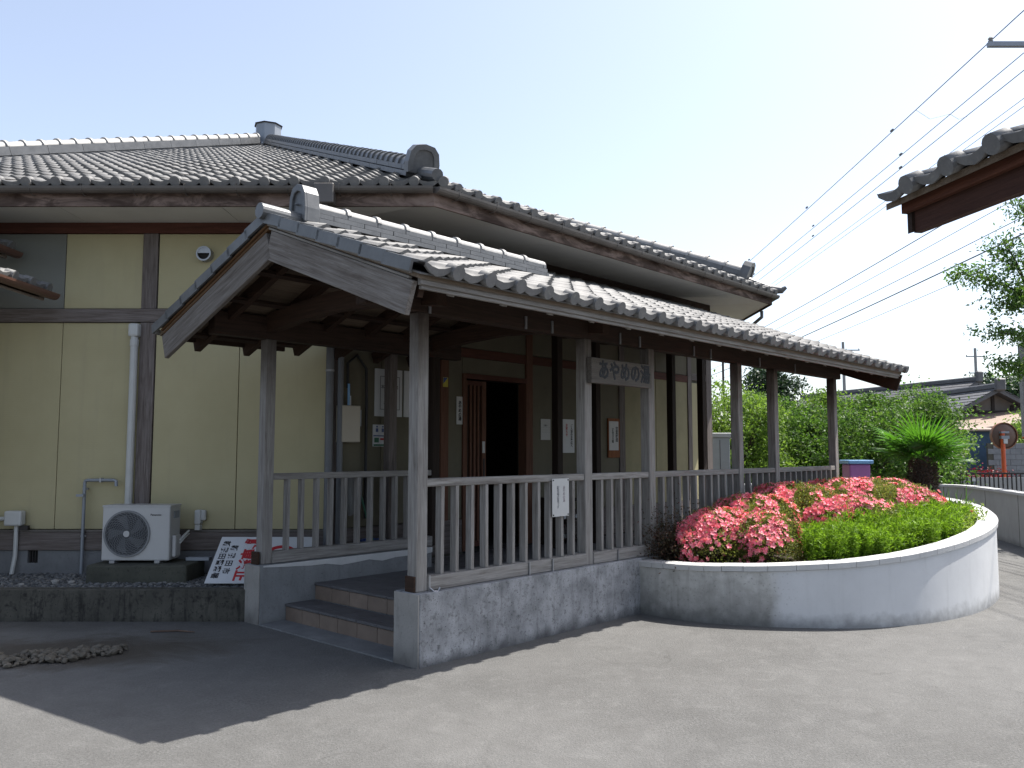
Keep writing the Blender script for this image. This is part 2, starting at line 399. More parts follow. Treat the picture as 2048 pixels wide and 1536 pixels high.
def m_steptile(name, c):
    t = NT(name); v = t.map(rnd=True); n = t.noise(v, 7, 5); oi = t.n('ShaderNodeObjectInfo')
    d = tuple(k * .65 for k in c[:3]) + (1,)
    col = t.mix(t.maprange(oi.outputs['Random'], 0, 1, 0, .5), t.ramp(n, [(.3, d), (.7, c)]), d)
    return t.fin(col, .6, t.noise(v, 50, 3), .2, .003, 0, .4)
STEPT = m_steptile('brown_step_tile', lin(.31, .235, .185)); TREADT = m_steptile('grey_tread_tile', lin(.165, .16, .165))
NBW = m_wood('name_board_wood', 0, lin(.16, .145, .13), lin(.26, .24, .22), lin(.09, .075, .065))
def m_leaf(name, cols, trans=.45, rough=.5, spec=.35):
    t = NT(name); g = t.n('ShaderNodeNewGeometry'); r = g.outputs['Random Per Island']
    col = t.ramp(r, [(i / max(1, len(cols) - 1), c) for i, c in enumerate(cols)])
    tc = t.mix(1.0, col, (1.25, 1.3, .8, 1), 'MULTIPLY')
    return t.fin(col, rough, spec=spec, trans=trans, thin=tc)
LEAF_TREE = m_leaf('cherry_leaf', [lf(.045, .10, .02), lf(.08, .17, .03), lf(.14, .26, .045), lf(.06, .13, .025), lf(.16, .23, .07)])
LEAF_TREE2 = m_leaf('tree_leaf_light', [lf(.09, .17, .03), lf(.16, .27, .045), lf(.23, .35, .07), lf(.11, .20, .04)])
LEAF_DARK = m_leaf('conifer_leaf', [lf(.018, .04, .018), lf(.03, .065, .025), lf(.045, .085, .035)], .15)
LEAF_AZ = m_leaf('azalea_leaf', [lf(.07, .10, .02), lf(.20, .25, .06), lf(.33, .36, .09), lf(.26, .22, .08), lf(.10, .14, .03)], .4)
LEAF_GC = m_leaf('feathery_leaf', [lf(.12, .23, .015), lf(.20, .36, .025), lf(.28, .45, .04), lf(.15, .28, .02)], .5)
LEAF_GC2 = m_leaf('broad_leaf', [lf(.16, .26, .04), lf(.26, .36, .06), lf(.33, .42, .10), lf(.12, .22, .04)], .45)
LEAF_IRIS = m_leaf('blade_leaf', [lf(.04, .11, .02), lf(.07, .17, .03), lf(.10, .2, .05)], .35)
LEAF_RED = m_leaf('reddish_shrub_leaf', [lf(.045, .03, .02), lf(.10, .045, .03), lf(.07, .06, .03), lf(.03, .03, .015)], .3)
FLOWER = m_leaf('azalea_petal', [lf(1.0, .15, .24), lf(1.0, .24, .33), lf(1.0, .40, .46), lf(.92, .09, .20)], .25, .5)
FLOWER_R = m_leaf('red_petal', [lf(.5, .02, .04), lf(.6, .04, .06)], .3)
PALM = m_leaf('palm_leaf', [lf(.06, .17, .02), lf(.09, .24, .025), lf(.12, .30, .03), lf(.05, .13, .02)], .5, .35, .6)
BARK = m_plain('bark', (.075, .055, .04), .95, .35, 12, .8)
PALMBARK = m_plain('palm_fibre', (.085, .06, .045), .95, .5, 18, .8)
BARE = m_plain('dry_twig', (.14, .09, .065), .9, .3, 12, .3)
WIREM = m_plain('cable_black', (.20, .21, .22), .6)
POLEM = m_plain('concrete_pole', (.36, .36, .35), .8)
BGROOF = m_plain('old_roof_tile', (.12, .12, .125), .6, .25, 3, .2)
BGWALL = m_plain('earthen_wall', (.22, .19, .165), .9, .15, 2)
BGTRIM = m_plain('dark_timber', (.05, .038, .032), .9)
BGMETAL = m_plain('brown_sheet_roof', (.36, .26, .20), .6, .1, 2)
BGBLUE = m_plain('blue_shed_paint', (.06, .12, .20), .7)
BLOCKM = m_plain('concrete_block', (.27, .28, .29), .9, .15, 5, .3, rnd=True)
ROADM = m_plain('road_asphalt', (.16, .155, .15), .9, .2, 2, .3)

# ------------------------------------------------------------------ tiles and roofs
CAMW = cam.rotation_euler.to_matrix().to_4x4(); CAMW.translation = cam.location; CAMI = CAMW.inverted()
def in_view(p, mar=1.06):
    q = CAMI @ Vector(p)
    if q.z > -.3: return False
    return abs(q.x / -q.z) < 1024 / 1655 * mar and abs(q.y / -q.z) < 768 / 1655 * mar
TW, TL = .325, .285                       # tile module across, exposure up the slope
def tile_profile(w):
    pts = []
    for u in (0, .17, .36, .55, .70): pts.append((u * w, .040 - .030 * math.sin(PI * min(1, u / .72))))
    for u in (.76, .86, .95, 1.03): pts.append((u * w, .040 + .030 * math.sin(PI * min(1, max(0, (u - .72) / .29)))))
    return pts
def make_tile(w=TW, l=TL + .05, t=.030, lift=.036):
    pr = tile_profile(w); n = len(pr); mb = MB()
    vs = [(x, -.02, z + lift) for x, z in pr] + [(x, l, z) for x, z in pr] + [(x, -.02, z + lift - t) for x, z in pr] 
    fs = [(i, i + 1, n + i + 1, n + i) for i in range(n - 1)] + [(2 * n + i, 2 * n + i + 1, i + 1, i) for i in range(n - 1)]
    mb.add(vs, fs); return mb
def make_eave_tile(w=TW):
    mb = make_tile(w); pr = tile_profile(w); n = len(pr); lift = .036
    lip = []
    for i, (x, z) in enumerate(pr):
        u = x / w; d = .028 * math.sin(PI * min(1, u / .74)) ** .8 + .024
        lip.append((x, -.034, z + lift + .004)); lip.append((x, -.034, z + lift - d)); lip.append((x, -.004, z + lift - d))
    fs = []
    for i in range(n - 1):
        a, b = i * 3, i * 3 + 3; fs += [(a + 1, b + 1, b, a), (a + 2, b + 2, b + 1, a + 1)]
    mb.add(lip, fs)
    cx = .875 * w; cz = .040 + .034 + lift - .058; r = .056; k = 14
    vs = [(cx + r * math.cos(2 * PI * i / k), -.062, cz + r * math.sin(2 * PI * i / k)) for i in range(k)] + \
         [(cx + r * math.cos(2 * PI * i / k), .04, cz + r * math.sin(2 * PI * i / k)) for i in range(k)]
    mb.add(vs, [tuple(range(k))] + [(i, k + i, k + (i + 1) % k, (i + 1) % k) for i in range(k)])
    return mb
TILE_ME = make_tile().mesh('roof_tile', TILE, smooth=False)
EAVE_ME = make_eave_tile().mesh('eave_tile', TILE)
for me in (TILE_ME, EAVE_ME):
    for p in me.polygons: p.use_smooth = abs(p.normal.z) > .55
def slope_mx(O, ex, ey):
    ez = ex.cross(ey).normalized()
    m = Matrix((ex, ey, ez)).transposed().to_4x4(); m.translation = O; return m
def roof_tiles(T, parent, O, ex, ey, cols, rows, inside, n_single, frame):
    O, ex, ey = Vector(O), Vector(ex).normalized(), Vector(ey).normalized()
    ez = ex.cross(ey); tow = (lambda p: Vector(W(p.x, p.y, p.z))) if frame == 'ab' else (lambda p: p)
    cells = []
    for j in range(rows):
        for i in range(cols):
            if not inside((i + .5) * TW, (j + .5) * TL): continue
            p = O + ex * (i * TW) + ey * (j * TL); w = tow(p + ex * TW / 2 + ez * .05)
            cells.append(((w - cam.location).length + (0 if in_view(w) else 500) - (50 if j == 0 and in_view(w) else 0), i, j, p))
    cells.sort(key=lambda c: c[0])
    for d, i, j, p in cells[:n_single]:
        q = p + ez * random.uniform(-.004, .004) + ex * random.uniform(-.004, .004)
        m = slope_mx(q, ex, ey) @ Matrix.Rotation(random.uniform(-.008, .008), 4, 'Z') @ Matrix.Rotation(random.uniform(-.006, .010), 4, 'X')
        T.instm('eave_tile' if j == 0 else 'tile', EAVE_ME if j == 0 else TILE_ME, m, parent)
    for nm, me, sel in (('eave_tiles', EAVE_ME, lambda j: j == 0), ('tiles', TILE_ME, lambda j: j > 0)):
        rest = [c for c in cells[n_single:] if sel(c[2])]
        if not rest: continue
        vs = []; fs = []; base = np.array([tuple(v.co) + (1,) for v in me.vertices]); nv = len(base)
        quads = [tuple(p.vertices) for p in me.polygons if len(p.vertices) == 4]
        for k, (d, i, j, p) in enumerate(rest):
            q = p + ez * random.uniform(-.004, .004)
            m = np.array(slope_mx(q, ex, ey) @ Matrix.Rotation(random.uniform(-.008, .008), 4, 'Z') @ Matrix.Rotation(random.uniform(-.005, .009), 4, 'X'))
            vs.append((base @ m.T)[:, :3]); fs.append(np.array(quads) + k * nv)
        o = T.arr(nm, np.concatenate(vs), np.concatenate(fs), TILE, parent, 'stuff')
def make_ridge_tile(r, l, ring, n=8):
    mb = MB(); vs = []
    for x, rr in ((-.01, ring), (.035, ring), (.04, r), (l, r * .97)):
        for k in range(n + 1):
            t = PI * k / n; vs.append((x, rr * math.cos(t), rr * 1.0 * math.sin(t)))
    m = n + 1; fs = [(i * m + k, (i + 1) * m + k, (i + 1) * m + k + 1, i * m + k + 1) for i in range(3) for k in range(n)]
    fs.append(tuple(range(m))); fs.append(tuple(range(3 * m, 4 * m))[::-1])
    return mb.add(vs, fs)
def ridge_frame(P, Q):
    P, Q = Vector(P), Vector(Q); ex = (Q - P).normalized(); ey = Vector((0, 0, 1)).cross(ex).normalized(); ez = ex.cross(ey)
    m = Matrix((ex, ey, ez)).transposed().to_4x4(); m.translation = P; return m, (Q - P).length
def ridge(T, parent, P, Q, h, courses, wtop, cap_me, step, noshi_l=.33):
    """courses of flat tiles under a row of round caps, from P to Q (base line)"""
    m, L = ridge_frame(P, Q); ch = h / courses
    for c in range(courses):
        w = wtop + (courses - 1 - c) * .022
        me = MB().box(.004, noshi_l - .004, -w, w, .004, ch - .006).mesh('flat_ridge_tile', RTILE)
        k = 0; x = -(c % 2) * noshi_l / 2
        while x < L:
            x0 = max(0, x); sc = (min(L, x + noshi_l) - x0) / noshi_l
            if sc > .1:
                mm = m @ Matrix.Translation((x0, random.uniform(-.002, .002), c * ch)) @ Matrix.Diagonal((sc, 1, 1, 1))
                T.instm('flat_ridge_tile', me, mm, parent)
            x += noshi_l
    n = int(L / step)
    for k in range(n):
        T.instm('round_ridge_tile', cap_me, m @ Matrix.Translation((k * L / n, 0, h - .004 + random.uniform(-.003, .003))), parent)
def onigawara(w, h, t):
    """end-of-ridge tile facing -x, standing on z = 0"""
    mb = MB(); out = [(-w*.5, 0), (-w*.52, h*.35), (-w*.46, h*.72), (-w*.30, h*.93), (0, h), (w*.30, h*.93), (w*.46, h*.72), (w*.52, h*.35), (w*.5, 0)]
    mb.prism([(0, y, z) for y, z in out], (t, 0, 0))
    inn = [(y * .66, .10 * h + z * .72) for y, z in out]
    n = len(out)                                            # raised rim
    vs = [(-.022, y, z) for y, z in out] + [(-.022, y, z) for y, z in inn] + [(0, y, z) for y, z in out] + [(0, y, z) for y, z in inn]
    fs = []
    for i in range(n - 1):
        fs += [(i, i + 1, n + i + 1, n + i), (2 * n + i, 2 * n + i + 1, i + 1, i), (n + i, n + i + 1, 3 * n + i + 1, 3 * n + i)]
    mb.add(vs, fs); return mb

# ================================================================== THE BATHHOUSE
YW, BW = 9.70, 8.19                      # face of wall A (y), face of wall B (b)
XC = (BW - YW * SA) / -CA                # corner of the two walls
H = Thing('bathhouse', 'large single-storey hall with yellow siding walls and a broad grey tiled hip roof', 'building', (-3.0, 12.0, 0))
XL = -8.5
# wall cores (behind the cladding)
mb = MB(); mb.box(XL, XC + .02, YW + .03, YW + .18, .3, 4.42); H.part('wall', mb, SEAM)
def abbox(mb, a0, a1, b0, b1, z0, z1, m=0):
    c = [W(a, b) for a, b in ((a0, b0), (a1, b0), (a1, b1), (a0, b1))]
    vs = [(x, y, z0) for x, y, _ in c] + [(x, y, z1) for x, y, _ in c]
    return mb.add(vs, [(0,3,2,1),(4,5,6,7),(0,1,5,4),(1,2,6,5),(2,3,7,6),(3,0,4,7)], m)
AC0 = AB(XC, YW)[0]; AE = 14.50          # wall B runs a = AC0 .. AE
D0, D1, DZ = 7.84, 9.08, 2.70            # door opening
mb = MB()
abbox(mb, AC0 + .02, D0, BW + .03, BW + .16, .3, 4.58); abbox(mb, D1, AE - .02, BW + .03, BW + .16, .3, 4.58); abbox(mb, D0, D1, BW + .031, BW + .161, DZ, 4.579)
H.part('wall', mb, SEAM, label='shaded entrance wall under the porch roof')
mb = MB()                                # end wall C and closing walls behind
xe, ye, _ = W(AE, BW); mb.box(xe - .16, xe - .005, ye + .02, ye + 9, .2, 4.5); mb.box(XL, XL + .15, YW + .2, YW + 14, .2, 4.4); mb.box(XL, xe, ye + 9, ye + 9.15, .2, 4.5)
H.part('wall', mb, SIDING, label='far end walls of the hall')
# siding panels on A
def panelA(x0, x1, z0, z1):
    grey = z0 > 3 and x1 < -5.2
    H.part('siding_panel', MB().box(x0 + .004, x1 - .004, YW, YW + .03, z0 + .004, z1 - .004), GREYPANEL if grey else SIDING, bevel=.003, label='grey-green panel beside the yellow ones' if grey else None)
for x0, x1 in ((-8.4, -7.42), (-7.42, -6.44), (-6.27, -5.31), (-5.31, -4.39), (-4.205, -3.215), (-3.215, XC + .0)):
    panelA(x0, x1, .80, 3.22); panelA(x0, x1, 3.385, 4.29)
for xc in (-6.355, -4.30):
    for z0, z1 in ((.78, 3.22), (3.385, 4.29)):
        H.part('column', MB().box(xc - .088, xc + .088, YW - .018, YW + .03, z0, z1), WALLWZ, bevel=.004)
H.part('beam', MB().box(XL, XC + .02, YW - .03, YW + .03, 3.222, 3.382), WALLWX, bevel=.004)
H.part('beam', MB().box(XL, XC + .05, YW - .028, YW + .03, 4.292, 4.42), REDX, bevel=.004, label='red-brown top beam under the soffit')
H.part('sill_beam', MB().box(XL, XC - .01, YW - .05, YW + .03, .565, .778), WALLWX, bevel=.006)
H.part('drip_edge', MB().box(XL, XC - .01, YW - .062, YW - .003, .780, .798), GUTTER)
mb = MB().box(XL, -5.585, YW - .03, YW + .1, 0, .563).box(-5.465, XC + .1, YW - .03, YW + .1, 0, .563).box(-5.585, -5.465, YW - .03, YW + .1, 0, .445).box(-5.585, -5.465, YW - .03, YW + .1, .625, .563)
H.part('foundation', MB().box(XL, -5.585, YW - .03, YW + .1, 0, .563).box(-5.465, XC + .1, YW - .03, YW + .1, 0, .563).box(-5.585, -5.465, YW - .029, YW + .1, 0, .42), FOUND)
v = H.part('floor_vent', MB().box(-5.585, -5.465, YW + .02, YW + .05, .42, .563), INSIDE)
for k in range(4): H.part('vent_bar', MB().box(-5.572 + k * .03, -5.562 + k * .03, YW - .012, YW + .0, .42, .563), DARKMET, v)
# siding and timbers on B (in ab coordinates, built in world)
def partB(name, a0, a1, b0, b1, z0, z1, mat, parent=None, label=None, bevel=0):
    """box on wall B as an object turned into the ab frame, so its grain runs true"""
    me = MB().box(a0, a1, b0, b1, z0, z1).mesh(name, mat, off=(a0, b0, z0), bevel=bevel)
    o = link(name, me, None); o.parent = H.e
    o.matrix_local = Matrix.Translation(Vector(W(a0, b0, z0)) - H.org) @ Matrix.Rotation(PHI, 4, 'Z')
    if parent: pass
    return tag(o, label)
bays = [(AC0 + .05, 6.40), (6.40, 7.38), (9.22, 10.35), (10.35, 11.42), (11.58, 12.55), (12.55, 13.62), (13.76, 14.30)]
for a0, a1 in bays:
    partB('siding_panel', a0 + .004, a1 - .004, BW, BW + .03, .80, 3.0, SIDING if a0 > 13.7 else (SIDING_HALFSHADE if a0 > 11.5 else SIDING_SHADE), bevel=.003)  # one siding throughout; shade painted in by bay, none on the last
    partB('siding_panel', a0 + .004, a1 - .004, BW, BW + .03, 3.135, 4.40, SIDING_SHADE, bevel=.003)
partB('siding_panel', 7.52, D0 - .06, BW, BW + .03, .80, 2.99, SIDING_SHADE)
partB('siding_panel', 7.52, 9.08, BW, BW + .03, 3.13, 4.40, SIDING_SHADE)
partB('siding_panel', D0 - .05, 9.06, BW, BW + .03, DZ + .075, 2.99, SIDING_SHADE)
for a0, a1, mt in ((7.38, 7.52, REDZ), (9.08, 9.22, REDZ), (11.42, 11.58, WALLWZ), (13.62, 13.76, WALLWZ), (14.30, 14.50, WALLWZ)):
    partB('column', a0, a1, BW - .02, BW + .03, .36, 4.42, mt, bevel=.004)
for a0, a1 in ((AC0, 7.375), (7.525, 9.075), (9.225, 11.415), (11.585, 13.615)):
    partB('beam', a0, a1, BW - .015, BW + .03, 2.995, 3.12, REDX, bevel=.004)
partB('beam', 13.765, 14.295, BW - .015, BW + .03, 3.05, 3.18, WALLWX, bevel=.004)
partB('beam', AC0, AE, BW - .022, BW + .03, 4.42, 4.58, DWX, bevel=.004)
for a0, a1 in ((AC0, D0 - .08), (D1 + .14, AE)): partB('sill_beam', a0, a1, BW - .03, BW + .03, .36, .79, WALLWX)
# corner post and pipes come later; door opening
partB('door_frame', D0 - .06, D0, BW - .03, BW + .13, .36, DZ + .07, REDZ, bevel=.004)
partB('door_frame', D1 - .02, D1 + .0, BW - .028, BW + .13, .36, DZ, REDZ, bevel=.003)
partB('door_frame', D0, D1, BW - .032, BW + .13, DZ, DZ + .07, REDX, bevel=.004, label='red-brown door lintel')
dr = partB('sliding_door', D0 + .01, D0 + .075, BW + .03, BW + .07, .40, DZ - .02, REDZ, label='slatted sliding door pushed to the left')
def sub_ab(name, a0, a1, b0, b1, z0, z1, mat, par):
    me = MB().box(a0, a1, b0, b1, z0, z1).mesh(name, mat, off=(D0 + .01, BW + .03, .40)); o = link(name, me, par); return o
for k in range(3): sub_ab('slat', D0 + .13 + k * .075, D0 + .165 + k * .075, BW + .035, BW + .065, .47, DZ - .08, REDZ, dr)
sub_ab('stile', D0 + .36, D0 + .44, BW + .03, BW + .07, .40, DZ - .02, REDZ, dr)
sub_ab('rail', D0 + .075, D0 + .36, BW + .032, BW + .068, .40, .47, REDX, dr); sub_ab('rail', D0 + .075, D0 + .36, BW + .032, BW + .068, DZ - .08, DZ - .02, REDX, dr)
sub_ab('door_backing', D0 + .075, D0 + .36, BW + .07, BW + .08, .47, DZ - .08, INSIDE, dr)
sub_ab('pull', D0 + .385, D0 + .405, BW + .022, BW + .03, 1.30, 1.60, BLACK, dr)
mb = MB()                                 # room behind the door
for q in ((6.6, 10.3, 10.9, 11.0, .3, 3.1), (6.5, 6.6, BW + .17, 11, .3, 3.1), (10.3, 10.4, BW + .17, 11, .3, 3.1), (6.6, 10.3, BW + .17, 10.9, 3.0, 3.1), (6.6, 10.3, BW + .17, 10.9, .3, .36)): abbox(mb, *q)
H.part('entrance_room', mb, INSIDE)
# soffits
ZS = 4.42
c0 = (-11.2, 8.92); c1 = (-.90, 8.92); c2 = W(14.38, 6.83)[:2]
cw1 = (XC, YW); cw2 = (xe, ye)
for x0, x1 in [(-8.5 + k * 1.82 - .2, -8.5 + (k + 1) * 1.82 - .2) for k in range(4)] + [(-1.42, None)]:
    if x1 is None: poly = [(-1.42, 8.92), (-.90, 8.92), cw1, (XC, YW)]; poly = [(-1.42, 8.92, ZS), (-.90, 8.92, ZS), (XC, YW, ZS)]
    else: poly = [(x0 + .004, 8.92, ZS), (x1 - .004, 8.92, ZS), (min(x1, XC) - .004, YW, ZS), (x0 - .3 + .004 if False else x0 + .004, YW, ZS)]
    H.part('soffit_panel', MB().prism(poly, (0, 0, .02)), SOFFIT)
nb = 7
for k in range(nb):
    s0, s1 = k / nb + .0006, (k + 1) / nb - .0006
    A0 = Vector((-.90, 8.92, ZS)).lerp(Vector((*c2, ZS)), s0); A1 = Vector((-.90, 8.92, ZS)).lerp(Vector((*c2, ZS)), s1)
    B1 = Vector((XC, YW, 4.58)).lerp(Vector((*cw2, 4.58)), s1); B0 = Vector((XC, YW, 4.58)).lerp(Vector((*cw2, 4.58)), s0)
    A0.z = A1.z = 4.44
    H.part('soffit_panel', MB().prism([A0, A1, B1], (0, 0, .02)).prism([A0, B1, B0], (0, 0, .0201)), SOFFIT)
cC = (c2[0], c2[1] + 9)                    # soffit of the end side
H.part('soffit_panel', MB().prism([(c2[0], c2[1], 4.44), (cC[0], cC[1], 4.44), (cw2[0], cC[1], 4.58), (cw2[0], cw2[1], 4.58)], (0, 0, .02)), SOFFIT)
# roof
AP = Vector((-6.36, 20.9, 9.56)); E0 = Vector((-11.2, 8.86, 4.60)); E1 = Vector((-.84, 8.86, 4.60)); E2 = Vector(W(14.45, 6.77, 4.60)); E3 = Vector((E2.x, E2.y + 9, 4.6))
mb = MB()
def tri(mb, *p): mb.add([Vector(q) for q in p] + [Vector(q) - Vector((0, 0, .05)) for q in p], [tuple(range(len(p))), tuple(range(len(p), 2 * len(p)))[::-1]] + [(i, len(p) + i, len(p) + (i + 1) % len(p), (i + 1) % len(p)) for i in range(len(p))])
tri(mb, E0, E1, AP); roofA = H.part('roof_slope', mb, TILE, label='front slope of the hall roof')
mb = MB(); tri(mb, E1, E2, AP); roofB = H.part('roof_slope', mb, TILE, label='slope of the hall roof above the porch')
mb = MB(); tri(mb, E2, E3, AP); tri(mb, E3, (-12, 32, 4.6), AP); tri(mb, (-12, 32, 4.6), E0, AP); H.part('roof_slope', mb, BGROOF, label='far slopes of the hall roof')
ey = Vector((0, AP.y - E0.y, AP.z - E0.z)).normalized(); LA = math.hypot(AP.y - E0.y, AP.z - E0.z)
def inA(u, v):
    f = v / LA; x = E0.x + u; return E0.x + (AP.x - E0.x) * f + .10 < x < E1.x + (AP.x - E1.x) * f - .04 and v < LA - .3 and x > -15
roof_tiles(H, roofA, E0 + Vector((.1, 0, 0)), (1, 0, 0), ey, int(10.4 / TW) + 1, int(LA / TL), inA, 215, 'xy')
exB = (E2 - E1).normalized(); nB = AP - E1; eyB = (nB - exB * nB.dot(exB)); LB = eyB.length; eyB.normalize(); uAP = nB.dot(exB); LEB = (E2 - E1).length
def inB(u, v):
    f = v / LB; return uAP * f + .06 < u < LEB + (uAP - LEB) * f - .02 and v < LB - .3
roof_tiles(H, roofB, E1, exB, eyB, int(LEB / TW) + 1, int(LB / TL), inB, 75, 'xy')
# hips
cap_s = make_ridge_tile(.105, .30, .125).mesh('round_ridge_tile', RTILE, smooth=True)
cap_l = make_ridge_tile(.10, .40, .126).mesh('round_ridge_tile', CAPT, smooth=True)
P1 = E1.lerp(AP, .045) + Vector((0, 0, .05)); P2 = AP + Vector((.15, -.3, -.02))
hp = H.part('hip_ridge', MB().bar(P1, P2, .16, .08), RTILE, label='hip ridge of close-set round tiles'); ridge(H, hp, P1, P2, .13, 2, .13, cap_s, .26, .6)
H.instm('onigawara', onigawara(.36, .33, .14).mesh('onigawara', RTILE), ridge_frame(P1 - Vector((-.06, .14, 0)), P2)[0], hp)
H.part('corner_tile', MB().tube([E1 + Vector((.03, -.08, .10)), E1.lerp(AP, .05) + Vector((0, 0, .12))], .066, 12), RTILE, hp)
P1 = E0.lerp(AP, .05) + Vector((0, 0, .05)); P2 = AP + Vector((-.15, -.3, -.02))
hp = H.part('hip_ridge', MB().bar(P1, P2, .16, .08), RTILE, label='long pale hip ridge running left'); ridge(H, hp, P2, P1, .16, 1, .12, cap_l, .37, .8)
P1 = E2.lerp(AP, .05) + Vector((0, 0, .05)); P2 = AP + Vector((.3, .1, -.02))
hp = H.part('hip_ridge', MB().bar(P1, P2, .16, .08), RTILE, label='hip ridge at the far end of the hall'); ridge(H, hp, P1, P2, .20, 2, .12, cap_l, .38, .8)
H.instm('onigawara', onigawara(.38, .42, .14).mesh('onigawara', RTILE), ridge_frame(P1 - (P2 - P1).normalized() * .1, P2)[0], hp)
# upturned corner tile at the far end
d = (E2 - AP).normalized(); H.part('corner_tile', MB().tube([E2 - d * .55 + Vector((0, 0, .10)), E2 - d * .1 + Vector((0, 0, .07)), E2 + d * .12 + Vector((0, 0, .12)), E2 + d * .20 + Vector((0, 0, .20))], [.09, .085, .06, .03], 10), RTILE, hp)
# octagonal vent on the apex
vt = H.part('roof_vent', MB().lathe([(.40, 0), (.40, .02), (.33, .10), (.33, .60), (.0, .60)], (AP.x + .03, AP.y, AP.z - .05), 8), GREYMET, label='octagonal metal vent cap on the roof apex')
H.part('lid', MB().lathe([(.36, .60), (.37, .62), (.02, .645)], (AP.x + .03, AP.y, AP.z - .05), 8), DARKMET, vt)
# fascia and gutters
H.part('fascia', MB().box(-11.2, E1.x - .02, 8.895, 8.93, 4.385, 4.565), FASCIA)
f0 = Vector((E1.x - .03, 8.91, 4.39)); f1 = Vector((*c2, 4.41)); H.part('fascia', MB().bar(f0 + Vector((0, 0, .09)), f1 + Vector((0, 0, .09)), .03, .18), FASCIA)
H.part('fascia', MB().bar(f1 + Vector((.0, .02, .08)), f1 + Vector((0, 9, .08)), .03, .16), DWY)
def half_pipe(mb, P, Q, r, m=0, n=8):
    P, Q = Vector(P), Vector(Q); d = (Q - P).normalized(); side = d.cross(Vector((0, 0, 1))).normalized(); up = Vector((0, 0, 1)); vs = []
    for c in (P, Q):
        for rr in (r, r * .9):
            for k in range(n + 1):
                t = PI * k / n; vs.append(c + side * (rr * math.cos(t)) - up * (rr * math.sin(t)))
    m1 = n + 1; fs = []
    for k in range(n):
        fs += [(k, k + 1, 2 * m1 + k + 1, 2 * m1 + k), (m1 + k + 1, m1 + k, 3 * m1 + k, 3 * m1 + k + 1)]
    fs += [(0, 2 * m1, 3 * m1, m1), (n, m1 + n, 3 * m1 + n, 2 * m1 + n)]
    fs += [tuple(range(m1)), tuple(range(2 * m1, 3 * m1))[::-1]]
    return mb.add(vs, fs, m)
gA = H.part('gutter', half_pipe(MB(), (-11, 8.83, 4.575), (-.86, 8.83, 4.575), .065), GUTTER)
gd = (f1 - f0).normalized(); gn = Vector((gd.y, -gd.x, 0))
g0 = Vector((-.83, 8.83, 4.575)); g1 = f1 + gn * .08 + gd * .06; g1.z = 4.575
gB = H.part('gutter', half_pipe(MB(), g0, g1, .065), GUTTER)
for k in range(14):
    x = -8.6 + k * .56
    H.part('gutter_bracket', MB().tube([(x, 8.90, 4.50), (x, 8.84, 4.495), (x, 8.775, 4.53), (x, 8.765, 4.60), (x, 8.80, 4.60)], .005, 5), GUTTER, gA)
for k in range(14):
    p = g0.lerp(g1, (k + .5) / 14); H.part('gutter_bracket', MB().tube([p - gn * .07 - Vector((0, 0, .08)), p - Vector((0, 0, .078)), p + gn * .06 - Vector((0, 0, .035)), p + gn * .07 + Vector((0, 0, .03)), p + gn * .02 + Vector((0, 0, .03))], .005, 5), GUTTER, gB)
H.part('gutter_outlet', MB().box(-2.15, -1.93, 8.74, 8.90, 4.38, 4.60), GUTTER, gA, bevel=.01)
H.part('rainwater_pipe', MB().tube([(-2.04, 8.83, 4.38), (-2.04, 8.83, 4.30), (-2.22, 9.45, 4.16), (-2.22, 9.62, 4.05)], .035, 8), GREYPIPE, gA)
# gutter outlet and pipe at the far end corner
q = f1 + Vector((.09, .9, .04))
gC = H.part('gutter', half_pipe(MB(), f1 + Vector((.08, 0, .155)), f1 + Vector((.08, 9, .155)), .06), GUTTER)
H.part('rainwater_pipe', MB().tube([q, q - Vector((0, 0, .12)), q + Vector((-.12, .3, -.25)), q + Vector((-.75, .75, -.36))], .035, 8), GREYPIPE, gC)

# ================================================================== THE PORCH
A0P, AE_P = 3.60, 13.42; BE, BR, BLF = 4.25, 6.21, 8.28; ZE, SL = 2.92, .372
PC = Thing('entrance_porch', 'long timber porch with a grey tiled roof running along the hall to its entrance', 'porch', (4.45, 5.2, .5735), 'ab')
def zr(b): return ZE + SL * (b - BE)                  # deck top on the right-hand slope
def zl(b): return zr(BR) - SL * .97 * (b - BR)        # left-hand slope
POSTS_R = (4.45, 6.65, 7.80, 9.86, 10.90, 12.98); POSTS_L = (4.48, 6.74, 9.10, 10.0, 12.12, 13.12)
BPR, BPL = 5.20, 7.60; PW = .058
POSTMB = lambda a, b, z0, z1: MB().box(a - PW, a + PW, b - PW, b + PW, z0, z1)
for a in POSTS_R: PC.part('post', POSTMB(a, BPR, .575, 2.845), WZ, bevel=.006)
for a in POSTS_L: PC.part('post', POSTMB(a, BPL, .575 if a < 7 else .34, 2.845 if a < 7 else 3.45), WZ if a < 5 else DWZ, bevel=.006)
PC.part('post', POSTMB(6.38, 7.98, .34, 2.9), WALLWZ, bevel=.006)
for a in (4.37,):
    for b, bb in ((BPR, .0), (BPL, .0)):
        PC.part('post_foot', MB().box(a + .005, a + .035, b - .05, b + .065, .576, .70), DWY, bevel=.003)
# beams along
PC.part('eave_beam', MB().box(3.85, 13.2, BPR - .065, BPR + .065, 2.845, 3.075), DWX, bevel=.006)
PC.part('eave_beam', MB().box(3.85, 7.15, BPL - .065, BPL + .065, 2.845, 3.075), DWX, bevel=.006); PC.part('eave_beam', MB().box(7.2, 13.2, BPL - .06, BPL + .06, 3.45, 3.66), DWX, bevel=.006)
PC.part('ridge_beam', MB().box(3.72, 13.2, BR - .06, BR + .06, zr(BR) - .30, zr(BR) - .13), DWX, bevel=.006)
